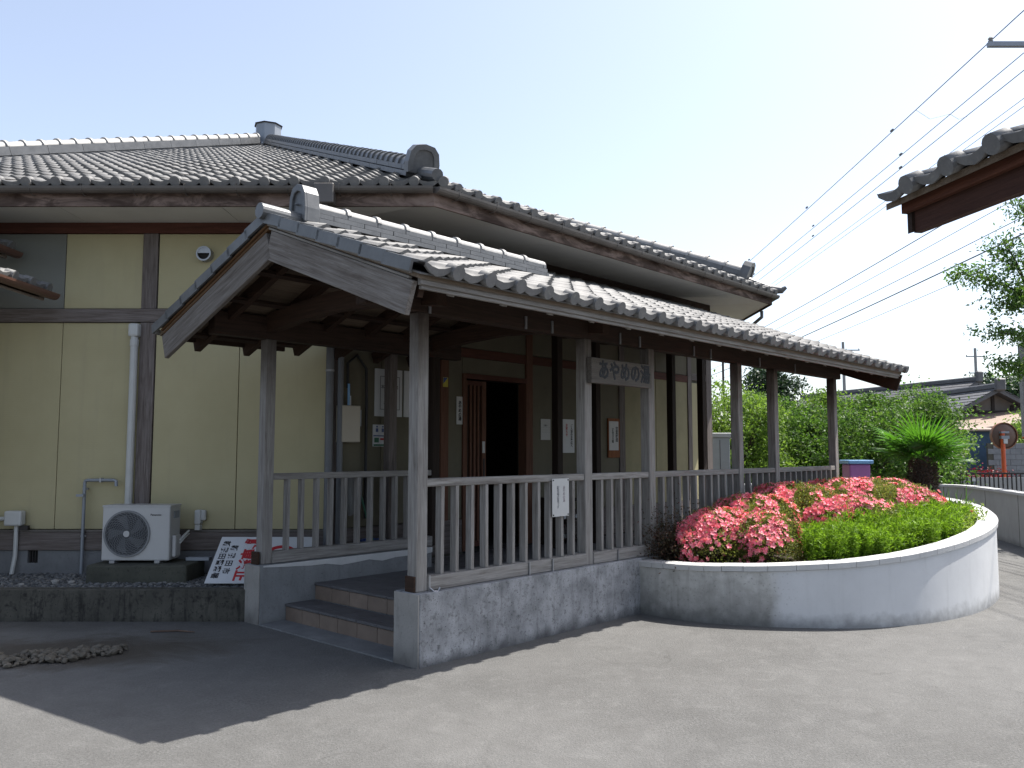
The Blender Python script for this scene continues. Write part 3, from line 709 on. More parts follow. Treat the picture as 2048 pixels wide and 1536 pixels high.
# cross beams (slightly bowed) and struts
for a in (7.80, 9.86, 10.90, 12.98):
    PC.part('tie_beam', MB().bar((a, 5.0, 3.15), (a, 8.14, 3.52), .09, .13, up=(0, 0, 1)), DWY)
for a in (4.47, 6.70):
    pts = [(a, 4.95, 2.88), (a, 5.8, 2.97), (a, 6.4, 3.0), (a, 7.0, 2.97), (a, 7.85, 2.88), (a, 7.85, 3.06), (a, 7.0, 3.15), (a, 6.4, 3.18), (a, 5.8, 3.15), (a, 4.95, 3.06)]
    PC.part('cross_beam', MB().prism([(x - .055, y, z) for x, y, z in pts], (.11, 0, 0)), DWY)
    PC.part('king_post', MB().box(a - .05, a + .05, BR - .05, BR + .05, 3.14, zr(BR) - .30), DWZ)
# rafters and roof boarding
k = 0; a = A0P + .42
while a < AE_P - .2:
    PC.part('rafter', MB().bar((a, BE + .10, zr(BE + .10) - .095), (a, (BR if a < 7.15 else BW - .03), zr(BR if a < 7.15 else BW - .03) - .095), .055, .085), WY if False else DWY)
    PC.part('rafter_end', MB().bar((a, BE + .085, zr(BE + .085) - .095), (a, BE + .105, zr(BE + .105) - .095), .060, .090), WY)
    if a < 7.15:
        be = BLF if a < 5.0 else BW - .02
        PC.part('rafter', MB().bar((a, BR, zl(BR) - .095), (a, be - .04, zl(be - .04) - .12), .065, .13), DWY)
    a += .555
for b in (4.75, 5.75):
    PC.part('batten', MB().bar((A0P + .1, b, zr(b) - .155), (AE_P - .1, b, zr(b) - .155), .06, .035, up=(0, -SL, 1)), DWX)
for b in (6.7, 7.2, 7.95):
    PC.part('batten', MB().bar((A0P + .1, b, zl(b) - .155), (5.0 if b > 7.9 else 7.15, b, zl(b) - .155), .06, .035, up=(0, SL, 1)), DWX)
def deck(a0, a1, b0, b1, f, mat, nm, t0=.0, t1=.05):
    return PC.part(nm, MB().add([(a0, b0, f(b0) - t0), (a1, b0, f(b0) - t0), (a1, b1, f(b1) - t0), (a0, b1, f(b1) - t0), (a0, b0, f(b0) - t1), (a1, b0, f(b0) - t1), (a1, b1, f(b1) - t1), (a0, b1, f(b1) - t1)],
                   [(0,1,2,3),(7,6,5,4),(0,4,5,1),(1,5,6,2),(2,6,7,3),(3,7,4,0)]), mat)
rR = deck(A0P + .03, AE_P - .03, BE, BR, zr, TILE, 'roof_slope', 0, .012)
rT = deck(7.2, AE_P - .03, BR + .001, BW - .03, zr, TILE, 'roof_slope', 0, .012)
rL = deck(A0P + .03, 5.05, BR, BLF, zl, TILE, 'roof_slope', 0, .012); rL2 = deck(5.051, 7.2, BR, BW - .03, zl, TILE, 'roof_slope', 0, .012)
for i in range(13):                                    # boarding seen from beneath, board by board
    b0 = BE + .02 + i * .3; b1 = min(b0 + .296, BW - .04)
    if b1 - b0 < .05: break
    a0 = A0P + .04 if b1 < BR else 7.2
    deck(a0, AE_P - .04, b0, b1, zr, SHEATH, 'roof_board', .013, .045)
for i in range(7):
    b0 = BR + .01 + i * .3; b1 = min(b0 + .296, BLF - .02)
    if b1 - b0 > .05: deck(A0P + .04, 5.04 if b1 > 8.1 else 7.19, b0, b1, zl, SHEATH, 'roof_board', .013, .045)
PC.part('side_gable', MB().prism([(7.19, BR - .02, zr(BR)), (7.19, BW - .03, zl(BW)), (7.19, BW - .03, zr(BW))], (.02, 0, 0)), DWZ)
# tiles
cs = 1 / math.hypot(1, SL); eyR = (0, cs, SL * cs); eyL = (0, -cs, SL * .97 / math.hypot(1, SL * .97))
LS = (BW - BE) / cs
def inR(u, v):
    a = A0P + .05 + u; b = BE + v * cs
    return a < AE_P - .05 and b < (BR - .06 if a < 7.2 else BW - .05)
roof_tiles(PC, rR, (A0P + .05, BE, ZE), (1, 0, 0), eyR, 31, 15, inR, 240, 'ab')
def inL(u, v):
    return v < (BLF - BR) * 1.04 - .1 and u < 7.2 - A0P - .1
roof_tiles(PC, rL, (7.2, BLF, zl(BLF)), (-1, 0, 0), eyL, 11, 7, lambda u, v: 7.2 - u > A0P + .02 and (7.2 - u < 5.0 or BLF - v * cs < BW - .1) and v < (BLF - BR) / cs - .05, 0, 'ab')
# gable edge: verge tiles, mouldings, bargeboards
def verge(T, par, a, b0, b1, f, n, sgn, mat):
    for k in range(n):
        p = Vector((a, b0 + (b1 - b0) * k / n, 0)); q = Vector((a, b0 + (b1 - b0) * (k + 1.12) / n, 0)); p.z, q.z = f(p.y) + .072, f(q.y) + .060
        mb = MB()
        mb.bar(p + Vector((sgn * .05, 0, 0)), q + Vector((sgn * .05, 0, 0)), .13, .022)
        mb.bar(p + Vector((-sgn * .012, 0, -.036)), q + Vector((-sgn * .012, 0, -.040)), .022, .090)
        T.part('verge_tile', mb, mat, par)
verge(PC, rR, A0P, BE + .03, BR, zr, 7, 1, RTILE); verge(PC, rL, A0P, BLF + .03, BR, zl, 7, 1, RTILE)
verge(PC, rT, AE_P, BE - .03, BW - .1, zr, 14, -1, RTILE)
def barge(a, b0, z0, b1, z1, w, h, mat, nm):
    """plank in the (b, z) plane whose own x axis runs along it"""
    p, q = Vector((a, b0, z0)), Vector((a, b1, z1)); L = (q - p).length; ang = math.atan2(z1 - z0, b1 - b0)
    me = MB().box(0, L, -w / 2, w / 2, -h / 2, h / 2).mesh(nm, mat, bevel=.004)
    ex = (q - p).normalized(); ey = Vector((1, 0, 0)) if True else None; ez = ex.cross(ey)
    if ez.z < 0: ey = -ey; ez = -ez
    m = Matrix((ex, ey, ez)).transposed().to_4x4(); m.translation = p
    return PC.instm(nm, me, m)
for s, bb, f in ((1, 4.36, zr), (-1, 8.16, zl)):
    barge(A0P + .055, bb, f(bb) - .205, BR, f(BR) - .205, .045, .245, WBARGE, 'bargeboard')
    barge(A0P + .035, bb - s * .03, f(bb) - .031, BR, f(BR) - .031, .040, .019, WARM if s < 0 else WX, 'verge_moulding')
    barge(A0P + .048, bb, f(bb) - .060, BR, f(BR) - .060, .036, .019, WARM if s < 0 else WX, 'verge_moulding')
    barge(A0P + .15, bb + s * .0, f(bb) - .14, BR, f(BR) - .14, .05, .10, DWY, 'gable_rafter')
barge(AE_P - .05, 4.30, zr(4.3) - .19, 8.1, zr(8.1) - .19, .045, .26, DWY, 'bargeboard')
# eave boards
PC.part('eave_board', MB().box(A0P + .08, AE_P - .05, BE + .035, BE + .075, zr(BE) - .072, zr(BE) - .012), WX, bevel=.003)
PC.part('eave_board', MB().box(A0P + .10, AE_P - .07, BE + .055, BE + .085, zr(BE) - .098, zr(BE) - .0725), WX, bevel=.002)
PC.part('eave_board', MB().box(A0P + .08, 5.04, BLF - .075, BLF - .035, zl(BLF) - .075, zl(BLF) - .012), DWX)
# ridge of the gabled part
cap_p = make_ridge_tile(.062, .36, .078).mesh('round_ridge_tile', CAPT, smooth=True)
rg = PC.part('ridge', MB().box(A0P + .42, 7.16, BR - .06, BR + .06, zr(BR) - .02, zr(BR) + .05), RTILE)
ridge(PC, rg, (A0P + .45, BR, zr(BR) + .05), (7.16, BR, zr(BR) + .05), .15, 3, .075, cap_p, .34, .34)
PC.instm('onigawara', onigawara(.25, .35, .13).mesh('onigawara', RTILE, bevel=.006, seg=2), Matrix.Translation((A0P + .32, BR, zr(BR) + .04)), rg)
PC.part('ridge_end_tile', MB().tube([(A0P - .06, BR, zr(BR) + .075), (A0P + .16, BR, zr(BR) + .07), (A0P + .34, BR, zr(BR) + .06)], .068, 16), RTILE, rg)
PC.part('onigawara_knob', MB().lathe([(.0, 0), (.02, 0), (.016, .012), (0, .016)], (A0P + .30, BR, zr(BR) + .2), 8), RTILE, rg)
# metal strips hanging on the eave beam
for a in (4.50, 5.69, 6.07, 7.19, 7.56, 8.7, 9.1, 10.4, 11.5):
    PC.part('metal_strap', MB().box(a - .012, a + .012, BPR - .078, BPR - .066, 2.84, 2.96), STEEL)
# railing
def rails(T, posts, b, z_sill, a_end=None, pitch=.173, foot=True):
    for i in range(len(posts) - 1):
        a0, a1 = posts[i] + PW, posts[i + 1] - PW
        T.part('handrail', MB().box(a0 + .001, a1 - .001, b - .045, b + .045, 1.412, 1.478), WX, bevel=.006)
        T.part('bottom_rail', MB().box(a0 + .001, a1 - .001, b - .07, b + .05, .577, z_sill), WX, bevel=.005)
        n = max(1, round((a1 - a0) / pitch) - 1); 
        for k in range(n):
            ac = a0 + (a1 - a0) * (k + 1) / (n + 1) + random.uniform(-.004, .004)
            T.inst('baluster', BAL, (ac, b - .012 + random.uniform(-.004, .004), z_sill), rot=(0, random.uniform(-.006, .006), random.uniform(-.03, .03)))
BAL = MB().box(-.019, .019, -.036, .036, 0, 1.412 - .692).mesh('baluster', WZ, bevel=.003)
rails(PC, POSTS_R, BPR, .692)
rails(PC, POSTS_L[:2], BPL, .692)
PC.part('post_base_strap', MB().box(4.515, 4.53, 5.125, 5.135, .57, .70).tube([(4.52, 5.12, .60), (4.54, 5.10, .575), (4.58, 5.09, .57), (4.60, 5.09, .60)], .007, 5), STEEL)
for a in (5.72, 6.05, 7.1): PC.part('post_base_strap', MB().box(a, a + .015, 5.115, 5.128, .565, .69), STEEL)

# ------------------------------------------------------------------ lettering
def text_mesh(body, size, mat, ext=.0012, bold=0.0, space=1.0, line=1.0):
    cu = bpy.data.curves.new('lettering', 'FONT'); cu.body = body; cu.size = size; cu.extrude = ext; cu.offset = bold
    cu.align_x = 'CENTER'; cu.align_y = 'CENTER'; cu.space_character = space; cu.space_line = line; cu.resolution_u = 2
    o = bpy.data.objects.new('lettering', cu); COL.objects.link(o)
    dg = bpy.context.evaluated_depsgraph_get(); me = bpy.data.meshes.new_from_object(o.evaluated_get(dg))
    bpy.data.objects.remove(o); bpy.data.curves.remove(cu); me.name = 'lettering'; me.materials.clear(); me.materials.append(mat); return me
def face_mx(p, right, up):
    right, up = Vector(right).normalized(), Vector(up).normalized(); n = right.cross(up)
    m = Matrix((right, up, n)).transposed().to_4x4(); m.translation = Vector(p); return m
def vert(s): return '\n'.join(s)

# ================================================================== PORCH BASE
FZ = .34
PC.part('floor_slab', MB().box(5.02, 14.3, 5.38, BW - .03, .0, FZ - .012), CONC_IN)
me_f = MB().box(.002, .296, .002, .296, 0, .012).mesh('floor_tile', TREADT, bevel=.002)
for i in range(10):
    for j in range(9):
        a, b = 5.10 + i * .30, 5.385 + j * .30
        if b + .3 > BW - .03 or (b > 7.2 and a < 6.75): continue
        PC.inst('floor_tile', me_f, (a, b, FZ - .012))
mb = MB().box(8.101, 14.3, 5.383, BW - .03, FZ - .012, FZ); PC.part('floor_finish', mb, TREADT)
ST = Thing('entrance_steps', 'two brown-tiled steps rising between the concrete side walls of the porch', 'steps', (4.66, 6.4, 0), 'ab')
ST.part('step_base', MB().box(4.675, 5.02, 5.382, 7.468, 0, .155), CONC_IN)
n = 7; bw = (7.468 - 5.382) / n
rm = MB().box(0, .014, .003, bw - .003, .003, .142).mesh('riser_tile', STEPT, bevel=.002)
nm = MB().prism([(-.012, 0, .150), (-.012, 0, .163), (.0, 0, .172), (.10, 0, .172), (.10, 0, .158), (.014, 0, .158), (.014, 0, .146)], (0, bw - .005, 0)).mesh('nosing_tile', TREADT)
tm = MB().box(0, .215, .003, bw - .003, 0, .014).mesh('tread_tile', TREADT, bevel=.002)
for s, (a, z) in enumerate(((4.66, 0.0), (5.005, .170))):
    for k in range(n):
        b = 5.382 + k * bw
        ST.inst('riser_tile', rm, (a, b, z)); ST.inst('nosing_tile', nm, (a, b + .0025, z))
        if s == 0: ST.inst('tread_tile', tm, (a + .105, b, .158))
ST.part('ground_strip', MB().box(4.36, 4.655, 5.385, 7.465, -.02, .012), CONC_IN)
# side walls
Wr = Thing('low_wall', 'weathered low concrete wall, black-speckled, under the right-hand porch railing', 'low wall', (4.4, 5.2, 0), 'ab')
mb = MB().box(4.37, 7.46, 5.07, 5.38, -.02, .573); Wr.part('wall_body', mb, CONC, bevel=.006)
mb = MB().box(7.462, 13.3, 5.075, 5.38, -.02, .572); Wr.part('wall_body', mb, CONC_IN)
Wr.part('end_face', MB().box(4.355, 4.3695, 5.074, 5.376, -.02, .569), CONC_END, bevel=.003)
Wl = Thing('low_wall', 'pale low wall with peeling ledge beside the steps, below the left railing', 'low wall', (4.4, 7.6, 0), 'ab')
# left wall: full height near the front, lower ledge with a shaped paint line
Wl.part('wall_body', MB().box(4.37, 6.62, 7.47, 7.76, -.02, .573), CONC_IN, bevel=.012, seg=2)
Wl.part('end_face', MB().box(4.355, 4.3695, 7.474, 7.755, -.02, .569), CONC_END, bevel=.003)
led = [(4.40, 7.461), (4.40, 7.469), (6.62, 7.469), (6.62, 7.461)]
pts_t = [(4.40 + i * .185, .571) for i in range(13)]; pts_b = [(4.40 + i * .185, .552 - .045 * min(1, i / 5) - (.02 if i in (5, 8, 11) else 0) + random.uniform(-.008, .008)) for i in range(13)][::-1]
Wl.part('white_ledge_patch', MB().prism([(a, 7.4692, z) for a, z in pts_t + pts_b], (0, -.006, 0)), CAPM)

# ================================================================== GROUND
def grid_sheet(x0, x1, y0, y1, nx, ny, zf):
    xs = np.linspace(x0, x1, nx + 1); ys = np.linspace(y0, y1, ny + 1); X, Y = np.meshgrid(xs, ys)
    Z = zf(X, Y); v = np.stack([X.ravel(), Y.ravel(), Z.ravel()], 1)
    i = np.arange(nx * ny); r, c = i // nx, i % nx; a = r * (nx + 1) + c
    return v, np.stack([a, a + 1, a + nx + 2, a + nx + 1], 1)
mb = MB(); g = 900
mb.add([(-g, -200, 0), (g, -200, 0), (g, 1500, 0), (-g, 1500, 0)], [(0, 1, 2, 3)])
single('ground', mb, ASPH, None, None, kind='structure')
mb = MB().box(-30, 60, 19.5, 25.5, -.01, .006); single('road', mb, ROADM, None, None, kind='structure')
single('pavement', MB().box(-30, 60, 25.5, 27.2, -.01, .12), m_plain('pavement_slab', (.32, .31, .29), .9), None, None, kind='structure')
# gravel bed and its retaining wall
GW = Thing('retaining_wall', 'dark streaked concrete kerb wall holding the gravel bed below the yellow wall', 'kerb wall', (-4, 8.5, 0))
xk = W(4.36, 7.66)[0] - .02
GW.part('wall_body', MB().box(-9, xk, 8.455, 8.60, -.02, .318), CONC_DK, bevel=.008)
single('gravel_base', MB().box(-9, xk + .2, 8.60, 9.68, -.02, .285), SOIL, None, None, kind='structure')
def stone_mesh(r, seed, sub=1, flat=.6):
    rr = random.Random(seed); bm = bmesh.new(); bmesh.ops.create_icosphere(bm, subdivisions=sub, radius=r)
    s = Vector((rr.uniform(.8, 1.25), rr.uniform(.7, 1.1), rr.uniform(flat * .8, flat * 1.2)))
    for v in bm.verts: v.co = Vector((v.co.x * s.x, v.co.y * s.y, v.co.z * s.z)) * rr.uniform(.86, 1.12)
    me = bpy.data.meshes.new('stone'); bm.to_mesh(me); bm.free()
    for p in me.polygons: p.use_smooth = rr.random() < .5
    return me
def scatter(name, protos, pts, mat, parent=None):
    vs = []; fs = []; o = 0
    P = [(np.array([tuple(v.co) for v in m.vertices]), np.array([tuple(p.vertices) for p in m.polygons])) for m in protos]
    for (x, y, z, s) in pts:
        V, F = random.choice(P); a = random.uniform(0, 2 * PI); c, sn = math.cos(a), math.sin(a)
        M = np.array([[c, -sn, 0], [sn, c, 0], [0, 0, 1]]) * s
        vs.append(V @ M.T + np.array([x, y, z])); fs.append(F + o); o += len(V)
    me = fast_mesh(name, np.concatenate(vs), np.concatenate(fs)); me.materials.append(mat); return link(name, me, parent)
prot = [stone_mesh(.022, i) for i in range(8)]
pts = [(random.uniform(-7.5, xk + .1), random.uniform(8.60, 9.66), .285 + random.uniform(-.004, .016), random.uniform(.6, 1.5)) for _ in range(9000)]
g1 = scatter('gravel', prot, pts, m_leaf('gravel_mixed', [lf(.05, .052, .055), lf(.09, .095, .10), lf(.13, .135, .14), lf(.22, .215, .2), lf(.06, .06, .06)], 0.0, .85)); tag(g1, kind='stuff')
for x, y, s in ((-4.86, 8.95, 2.3), (-4.66, 8.90, 2.0), (-5.1, 8.75, 1.5), (-5.5, 8.8, 1.4)):
    o = link('pale_pebble', prot[3], None, loc=(x, y, .32), scale=s); o.data = prot[3].copy(); o.data.materials.append(m_plain('pale_pebble_stone', (.34, .33, .31), .8))
    tag(o, 'pale pebble lying on the dark gravel bed left of the air conditioner slab', 'pebble', 'pale pebbles on the gravel bed')
# heap of stones on the asphalt
sm = [stone_mesh(.052, 50 + i, 1, .62) for i in range(7)]
for m in sm: m.materials.append(STONEM)
k = 0; placed = []
for _ in range(1400):
    t = random.uniform(0, 2 * PI); q = random.random() ** .7
    x = -3.80 + .52 * q * math.cos(t); y = 6.98 + (.20 + .05 * math.sin(x * 17)) * q * math.sin(t) + (x + 3.80) * .38 + random.gauss(0, .02)
    s = random.choice((random.uniform(.3, .6), random.uniform(.5, 1.1)))
    if any((x - a) ** 2 + (y - b) ** 2 < (.046 * (s + c) * .66) ** 2 for a, b, c in placed): continue
    placed.append((x, y, s))
    if len(placed) > 170: break
for x, y, s in placed:
    o = link('stone', random.choice(sm), None, loc=(x, y, .004 + .022 * s + random.uniform(0, .012)), rot=(random.uniform(-.7, .7), random.uniform(-.7, .7), random.uniform(0, 6)), scale=s)
    tag(o, 'small muddy stone in the loose heap on the asphalt', 'stone', 'stones heaped on the shaded asphalt')
single('stick', MB().tube([(-3.4, 7.95, .012), (-3.15, 7.97, .016), (-2.98, 7.93, .012)], [.008, .010, .005], 6), BARE, 'thin dry stick lying on the asphalt beyond the stones', 'stick', (-3.2, 7.95, 0))

# ================================================================== THINGS ALONG WALL A
XA = -4.45
SB = Thing('equipment_slab', 'mossy dark concrete slab carrying the air conditioner', 'slab', (-4.05, 9.2, .28))
SB.part('block', MB().box(-4.56, -3.48, 8.98, 9.52, .27, .487), SLABM, bevel=.02, seg=2)
AC = Thing('air_conditioner', 'white outdoor air conditioner unit with a round fan grille on its slab', 'air conditioner', (XA + .36, 9.27, .487))
x0, x1, y0, y1, z0, z1 = -4.475, -3.735, 9.13, 9.42, .515, 1.105
AC.part('case', MB().box(x0, x1, y0, y1, z0, z1), ACWHITE, bevel=.014, seg=2)
AC.part('top_panel', MB().box(x0 - .004, x1 + .006, y0 - .004, y1 + .004, z1 - .012, z1 + .008), ACWHITE, bevel=.004)
fx, fz, fr = x0 + .275, (z0 + z1) / 2 - .005, .232
def ring_y(mb, cx, cz, r0, r1, ya, yb, n=48, m=0):
    vs = []
    for r, y in ((r0, ya), (r1, ya), (r1, yb), (r0, yb)):
        vs += [(cx + r * math.cos(2 * PI * k / n), y, cz + r * math.sin(2 * PI * k / n)) for k in range(n)]
    fs = [(i * n + k, i * n + (k + 1) % n, ((i + 1) % 4) * n + (k + 1) % n, ((i + 1) % 4) * n + k) for i in range(4) for k in range(n)]
    return mb.add(vs, fs, m)
def disc_y(mb, cx, cz, r, ya, yb, n=40, m=0):
    vs = [(cx + r * math.cos(2 * PI * k / n), y, cz + r * math.sin(2 * PI * k / n)) for y in (ya, yb) for k in range(n)]
    return mb.add(vs, [tuple(range(n)), tuple(range(n, 2 * n))[::-1]] + [(k, n + k, n + (k + 1) % n, (k + 1) % n) for k in range(n)], m)
gr = AC.part('fan_guard', ring_y(MB(), fx, fz, fr, fr + .022, y0 - .012, y0 - .001), ACWIRE)
AC.part('fan_recess', disc_y(MB(), fx, fz, fr, y0 - .003, y0 - .001), ACDARK, gr)
mb = MB()
for k in range(5):                        # fan blades behind the guard
    t0 = 2 * PI * k / 5
    pts = [(fx + r * math.cos(t0 + d), y0 - .0045, fz + r * math.sin(t0 + d)) for r, d in ((.05, 0), (.12, .25), (.20, .35), (.215, .95), (.13, .85), (.05, .6))]
    mb.add(pts, [tuple(range(6))])
AC.part('fan_blade', mb, m_plain('fan_blade_grey', (.12, .13, .145), .5), gr)
for k in range(30):
    t0 = 2 * PI * k / 30; pts = [(fx + r * math.cos(t0 + 1.1 * (r / fr) ** 1.3), y0 - .010, fz + r * math.sin(t0 + 1.1 * (r / fr) ** 1.3)) for r in np.linspace(.03, fr, 7)]
    AC.part('guard_wire', MB().tube(pts, .0022, 4, caps=False), ACWIRE, gr)
mb = MB()
for r in np.linspace(.06, fr - .01, 9): ring_y(mb, fx, fz, r - .0014, r + .0014, y0 - .011, y0 - .008, 36)
AC.part('guard_rings', mb, ACWIRE, gr)
AC.part('hub', disc_y(MB(), fx, fz, .034, y0 - .018, y0 - .006, 20), ACWHITE, gr)
AC.instm('lettering', text_mesh('Panasonic', .030, BLACK, .0004, .0006), face_mx((x1 - .155, y0 - .002, z1 - .095), (1, 0, 0), (0, 0, 1)))
for x in (x0 + .10, x1 - .15): AC.part('foot', MB().box(x, x + .06, y0 - .025, y1 + .01, .4875, .52), STEEL, bevel=.004)
vc = AC.part('valve_cover', MB().box(x1 + .001, x1 + .05, y0 + .05, y0 + .20, z0 + .03, z0 + .27), ACWHITE, bevel=.018, seg=2)
AC.part('side_handle', MB().box(x1 + .0015, x1 + .012, y0 + .09, y0 + .22, z1 - .14, z1 - .06), GREYMET, bevel=.004)
for dz in (0, .03): AC.part('refrigerant_pipe', MB().tube([(x1 + .05, y0 + .15, z0 + .17 + dz), (x1 + .07, y0 + .22, z0 + .22 + dz), (x1 + .07, y0 + .36, z0 + .26 + dz)], .012, 8), PVC, vc)
bl = single('support_rail', MB().box(-3.62, -3.36, 9.30, 9.40, .492, .53), GREYMET, 'short grey metal rail lying on the slab beside the air conditioner', 'rail', (-3.5, 9.35, .49), bevel=.004)
# downpipe like duct, taps, boxes
DP = Thing('pipe_duct', 'tall white pipe cover on the wall rising behind the air conditioner', 'pipe', (-4.43, 9.64, 1.1))
DP.part('duct', MB().tube([(-4.435, 9.645, 1.0), (-4.435, 9.645, 3.08)], .042, 12), PVC, smooth=False)
DP.part('cap', MB().box(-4.495, -4.375, 9.59, 9.70, 3.04, 3.20), PVC, bevel=.025, seg=2); DP.part('collar', MB().lathe([(.046, 0), (.048, .01), (.048, .07), (.046, .08)], (-4.435, 9.645, 2.93), 12), PVC)
TP = Thing('water_pipe', 'thin grey water pipe with a tap bending along the yellow wall', 'pipe', (-4.93, 9.6, .3))
TP.part('pipe', MB().tube([(-4.935, 9.62, .30), (-4.935, 9.62, 1.335), (-4.93, 9.62, 1.36), (-4.90, 9.62, 1.37), (-4.60, 9.62, 1.37), (-4.575, 9.62, 1.36), (-4.57, 9.62, 1.30)], .019, 10), GREYMET, smooth=True)
TP.part('tap', MB().tube([(-4.935, 9.60, 1.20), (-4.935, 9.55, 1.20)], .016, 8).box(-4.985, -4.90, 9.53, 9.56, 1.185, 1.212), GREYMET)
for z in (.72, 1.26): TP.part('pipe_clip', MB().box(-4.965, -4.905, 9.63, 9.668, z, z + .02), STEEL)
TP.part('pipe_clip', MB().box(-4.76, -4.74, 9.60, 9.668, 1.345, 1.395), STEEL)
JB = Thing('junction_box', 'small pale junction box with conduits low on the yellow wall, far left', 'junction box', (-5.72, 9.6, .85))
JB.part('box', MB().box(-5.82, -5.62, 9.56, 9.668, .85, 1.02), PVC, bevel=.02, seg=2)
JB.part('conduit', MB().tube([(-5.70, 9.62, .86), (-5.70, 9.62, .5), (-5.72, 9.60, .30)], .024, 8), PVC); JB.part('conduit', MB().tube([(-5.82, 9.62, .93), (-6.6, 9.62, .90)], .024, 8), PVC)
JB.part('bracket', MB().box(-5.66, -5.56, 9.60, 9.649, .80, .85), DARKMET)
CV = Thing('pipe_cover', 'small white pipe entry cover on the wall right of the air conditioner', 'pipe cover', (-3.6, 9.6, .9))
CV.part('cover', MB().box(-3.655, -3.58, 9.60, 9.698, .86, 1.03), PVC, bevel=.02, seg=2); CV.part('spout', MB().box(-3.645, -3.59, 9.61, 9.69, .80, .86), PVC); CV.part('elbow', MB().lathe([(.03, 0), (.034, .01), (.034, .10), (.028, .115)], (-3.565, 9.65, .91), 10), PVC)
VH = Thing('vent_hood', 'round steel vent hood high on the yellow wall beside the bargeboard', 'vent', (-3.62, 9.66, 4.03))
VH.part('rim', ring_y(MB(), -3.64, 4.03, .070, .088, 9.60, 9.70, 28), STEEL); VH.part('hole', disc_y(MB(), -3.64, 4.03, .071, 9.64, 9.66, 24), INSIDE)
mb = MB(); n = 14
arc = [(-3.64 + .071 * math.cos(PI * k / n), 9.605, 4.035 + .071 * math.sin(PI * k / n)) for k in range(n + 1)]
mb.add(arc, [tuple(range(n + 1))]); VH.part('hood_lip', mb, STEEL)
# corner post, pipes and cream box by the corner
CP = Thing('corner_pipes', 'grey rainwater pipes standing at the shaded building corner behind the railing', 'pipe', (XC, YW - .1, .3))
q = lambda a, b, z: W(a, b, z)
CP.part('pipe', MB().tube([q(5.52, 8.02, .3), q(5.52, 8.02, 3.6)], .045, 10), GREYPIPE, smooth=True); CP.part('pipe', MB().tube([q(5.70, 8.06, .3), q(5.70, 8.06, 3.3)], .035, 10), GREYPIPE, smooth=True)
CP.part('pipe_clip', MB().lathe([(.05, 0), (.052, .005), (.052, .02), (.05, .025)], q(5.52, 8.02, 2.62), 12), STEEL)
o = partB('corner_post', AC0 - .02, AC0 + .15, BW - .05, BW + .03, .3, 4.42, WALLWZ, bevel=.004)
MBX = Thing('meter_box', 'cream metal box with conduits on the shaded wall by the corner', 'meter box', (5.83, 8.05, 1.8), 'ab')
MBX.part('box', MB().box(5.70, 5.965, 8.02, 8.165, 1.807, 2.242), CREAM, bevel=.012, seg=2)
MBX.part('conduit', MB().tube([(5.83, 8.08, 2.24), (5.83, 8.08, 2.50)], .014, 8), LBLUE); MBX.part('conduit', MB().tube([(5.86, 8.09, 2.24), (5.86, 8.09, 2.36)], .012, 8), STEEL)
MBX.part('cable', MB().tube([(5.83, 8.10, 2.45), (5.84, 8.12, 2.75), (5.98, 8.13, 2.86), (6.12, 8.13, 2.70), (6.13, 8.13, 2.3), (6.13, 8.13, .9)], .018, 8), BLACK)
MBX.part('hinge_box', MB().box(5.985, 6.03, 8.09, 8.165, 2.0, 2.2), GREYMET, bevel=.004)

# ================================================================== SIGNS
def ab_sheet(name, a0, a1, z0, z1, b, mat, label, cat, t=.006, group=None, **k):
    T = Thing(name, label, cat, ((a0 + a1) / 2, b, z0), 'ab', group); T.part('sheet', MB().box(a0, a1, b - t, b, z0, z1), mat, **k); T.b = b - t; return T
def ab_text(T, s, size, mat, a, z, b, bold=0, ext=.0008, space=1.0, line=1.0, stretch=None, name='lettering'):
    m = face_mx((a, b - ext, z), (1, 0, 0), (0, 0, 1))
    if stretch: m = m @ Matrix.Diagonal((stretch[0], stretch[1], 1, 1))
    return T.instm(name, text_mesh(s, size, mat, ext, bold, space, line), m)
NB = Thing('name_board', 'weathered wooden name board with painted Japanese characters fixed across two posts', 'sign', (7.15, 5.1, 2.39), 'ab')
NB.part('board', MB().box(6.62, 7.70, 5.075, 5.138, 2.393, 2.652), NBW, bevel=.006)
ab_text(NB, 'あやめの湯', .200, INK, 7.20, 2.523, 5.0745, .006, .0015, 1.02, stretch=(.93, 1.05))
N1 = ab_sheet('notice', 6.065, 6.315, 1.08, 1.44, 5.135, PAPER, 'white paper notice pinned to the handrail near the second post', 'notice', .004)
ab_text(N1, vert('あやめの湯'), .036, m_plain('faded_ink', (.35, .30, .32), .8), 6.24, 1.29, 5.131, 0, line=.85); ab_text(N1, vert('駐車場は裏です'), .036, m_plain('faded_grey_ink', (.22, .22, .24), .8), 6.15, 1.26, 5.131, 0, line=.85)
for a in (6.08, 6.30):
    for z in (1.095, 1.425): N1.part('pin', MB().box(a - .006, a + .006, 5.126, 5.131, z - .006, z + .006), BLACK)
P1_ = ab_sheet('notice', 6.29, 6.72, 2.135, 2.725, BW - .003, WHITEP, 'pale framed notice on the dark wall beside the cream box', 'notice', .012)
mb = MB()
for q in ((6.37, 6.68, 2.22, 2.226), (6.37, 6.68, 2.63, 2.636), (6.37, 6.376, 2.226, 2.63), (6.674, 6.68, 2.226, 2.63)): mb.box(q[0], q[1], BW - .0165, BW - .015, q[2], q[3])
P1_.part('printed_frame', mb, BLACK); ab_text(P1_, '本日の営業', .055, BLACK, 6.52, 2.50, BW - .0155); ab_text(P1_, '男 ・ 女\nお知らせ', .05, BLACK, 6.52, 2.33, BW - .0155)
P2_ = ab_sheet('notice', 6.75, 7.22, 2.138, 2.728, BW - .003, WHITEP, 'white price list panel on the wall half hidden by the front right post', 'notice', .012)
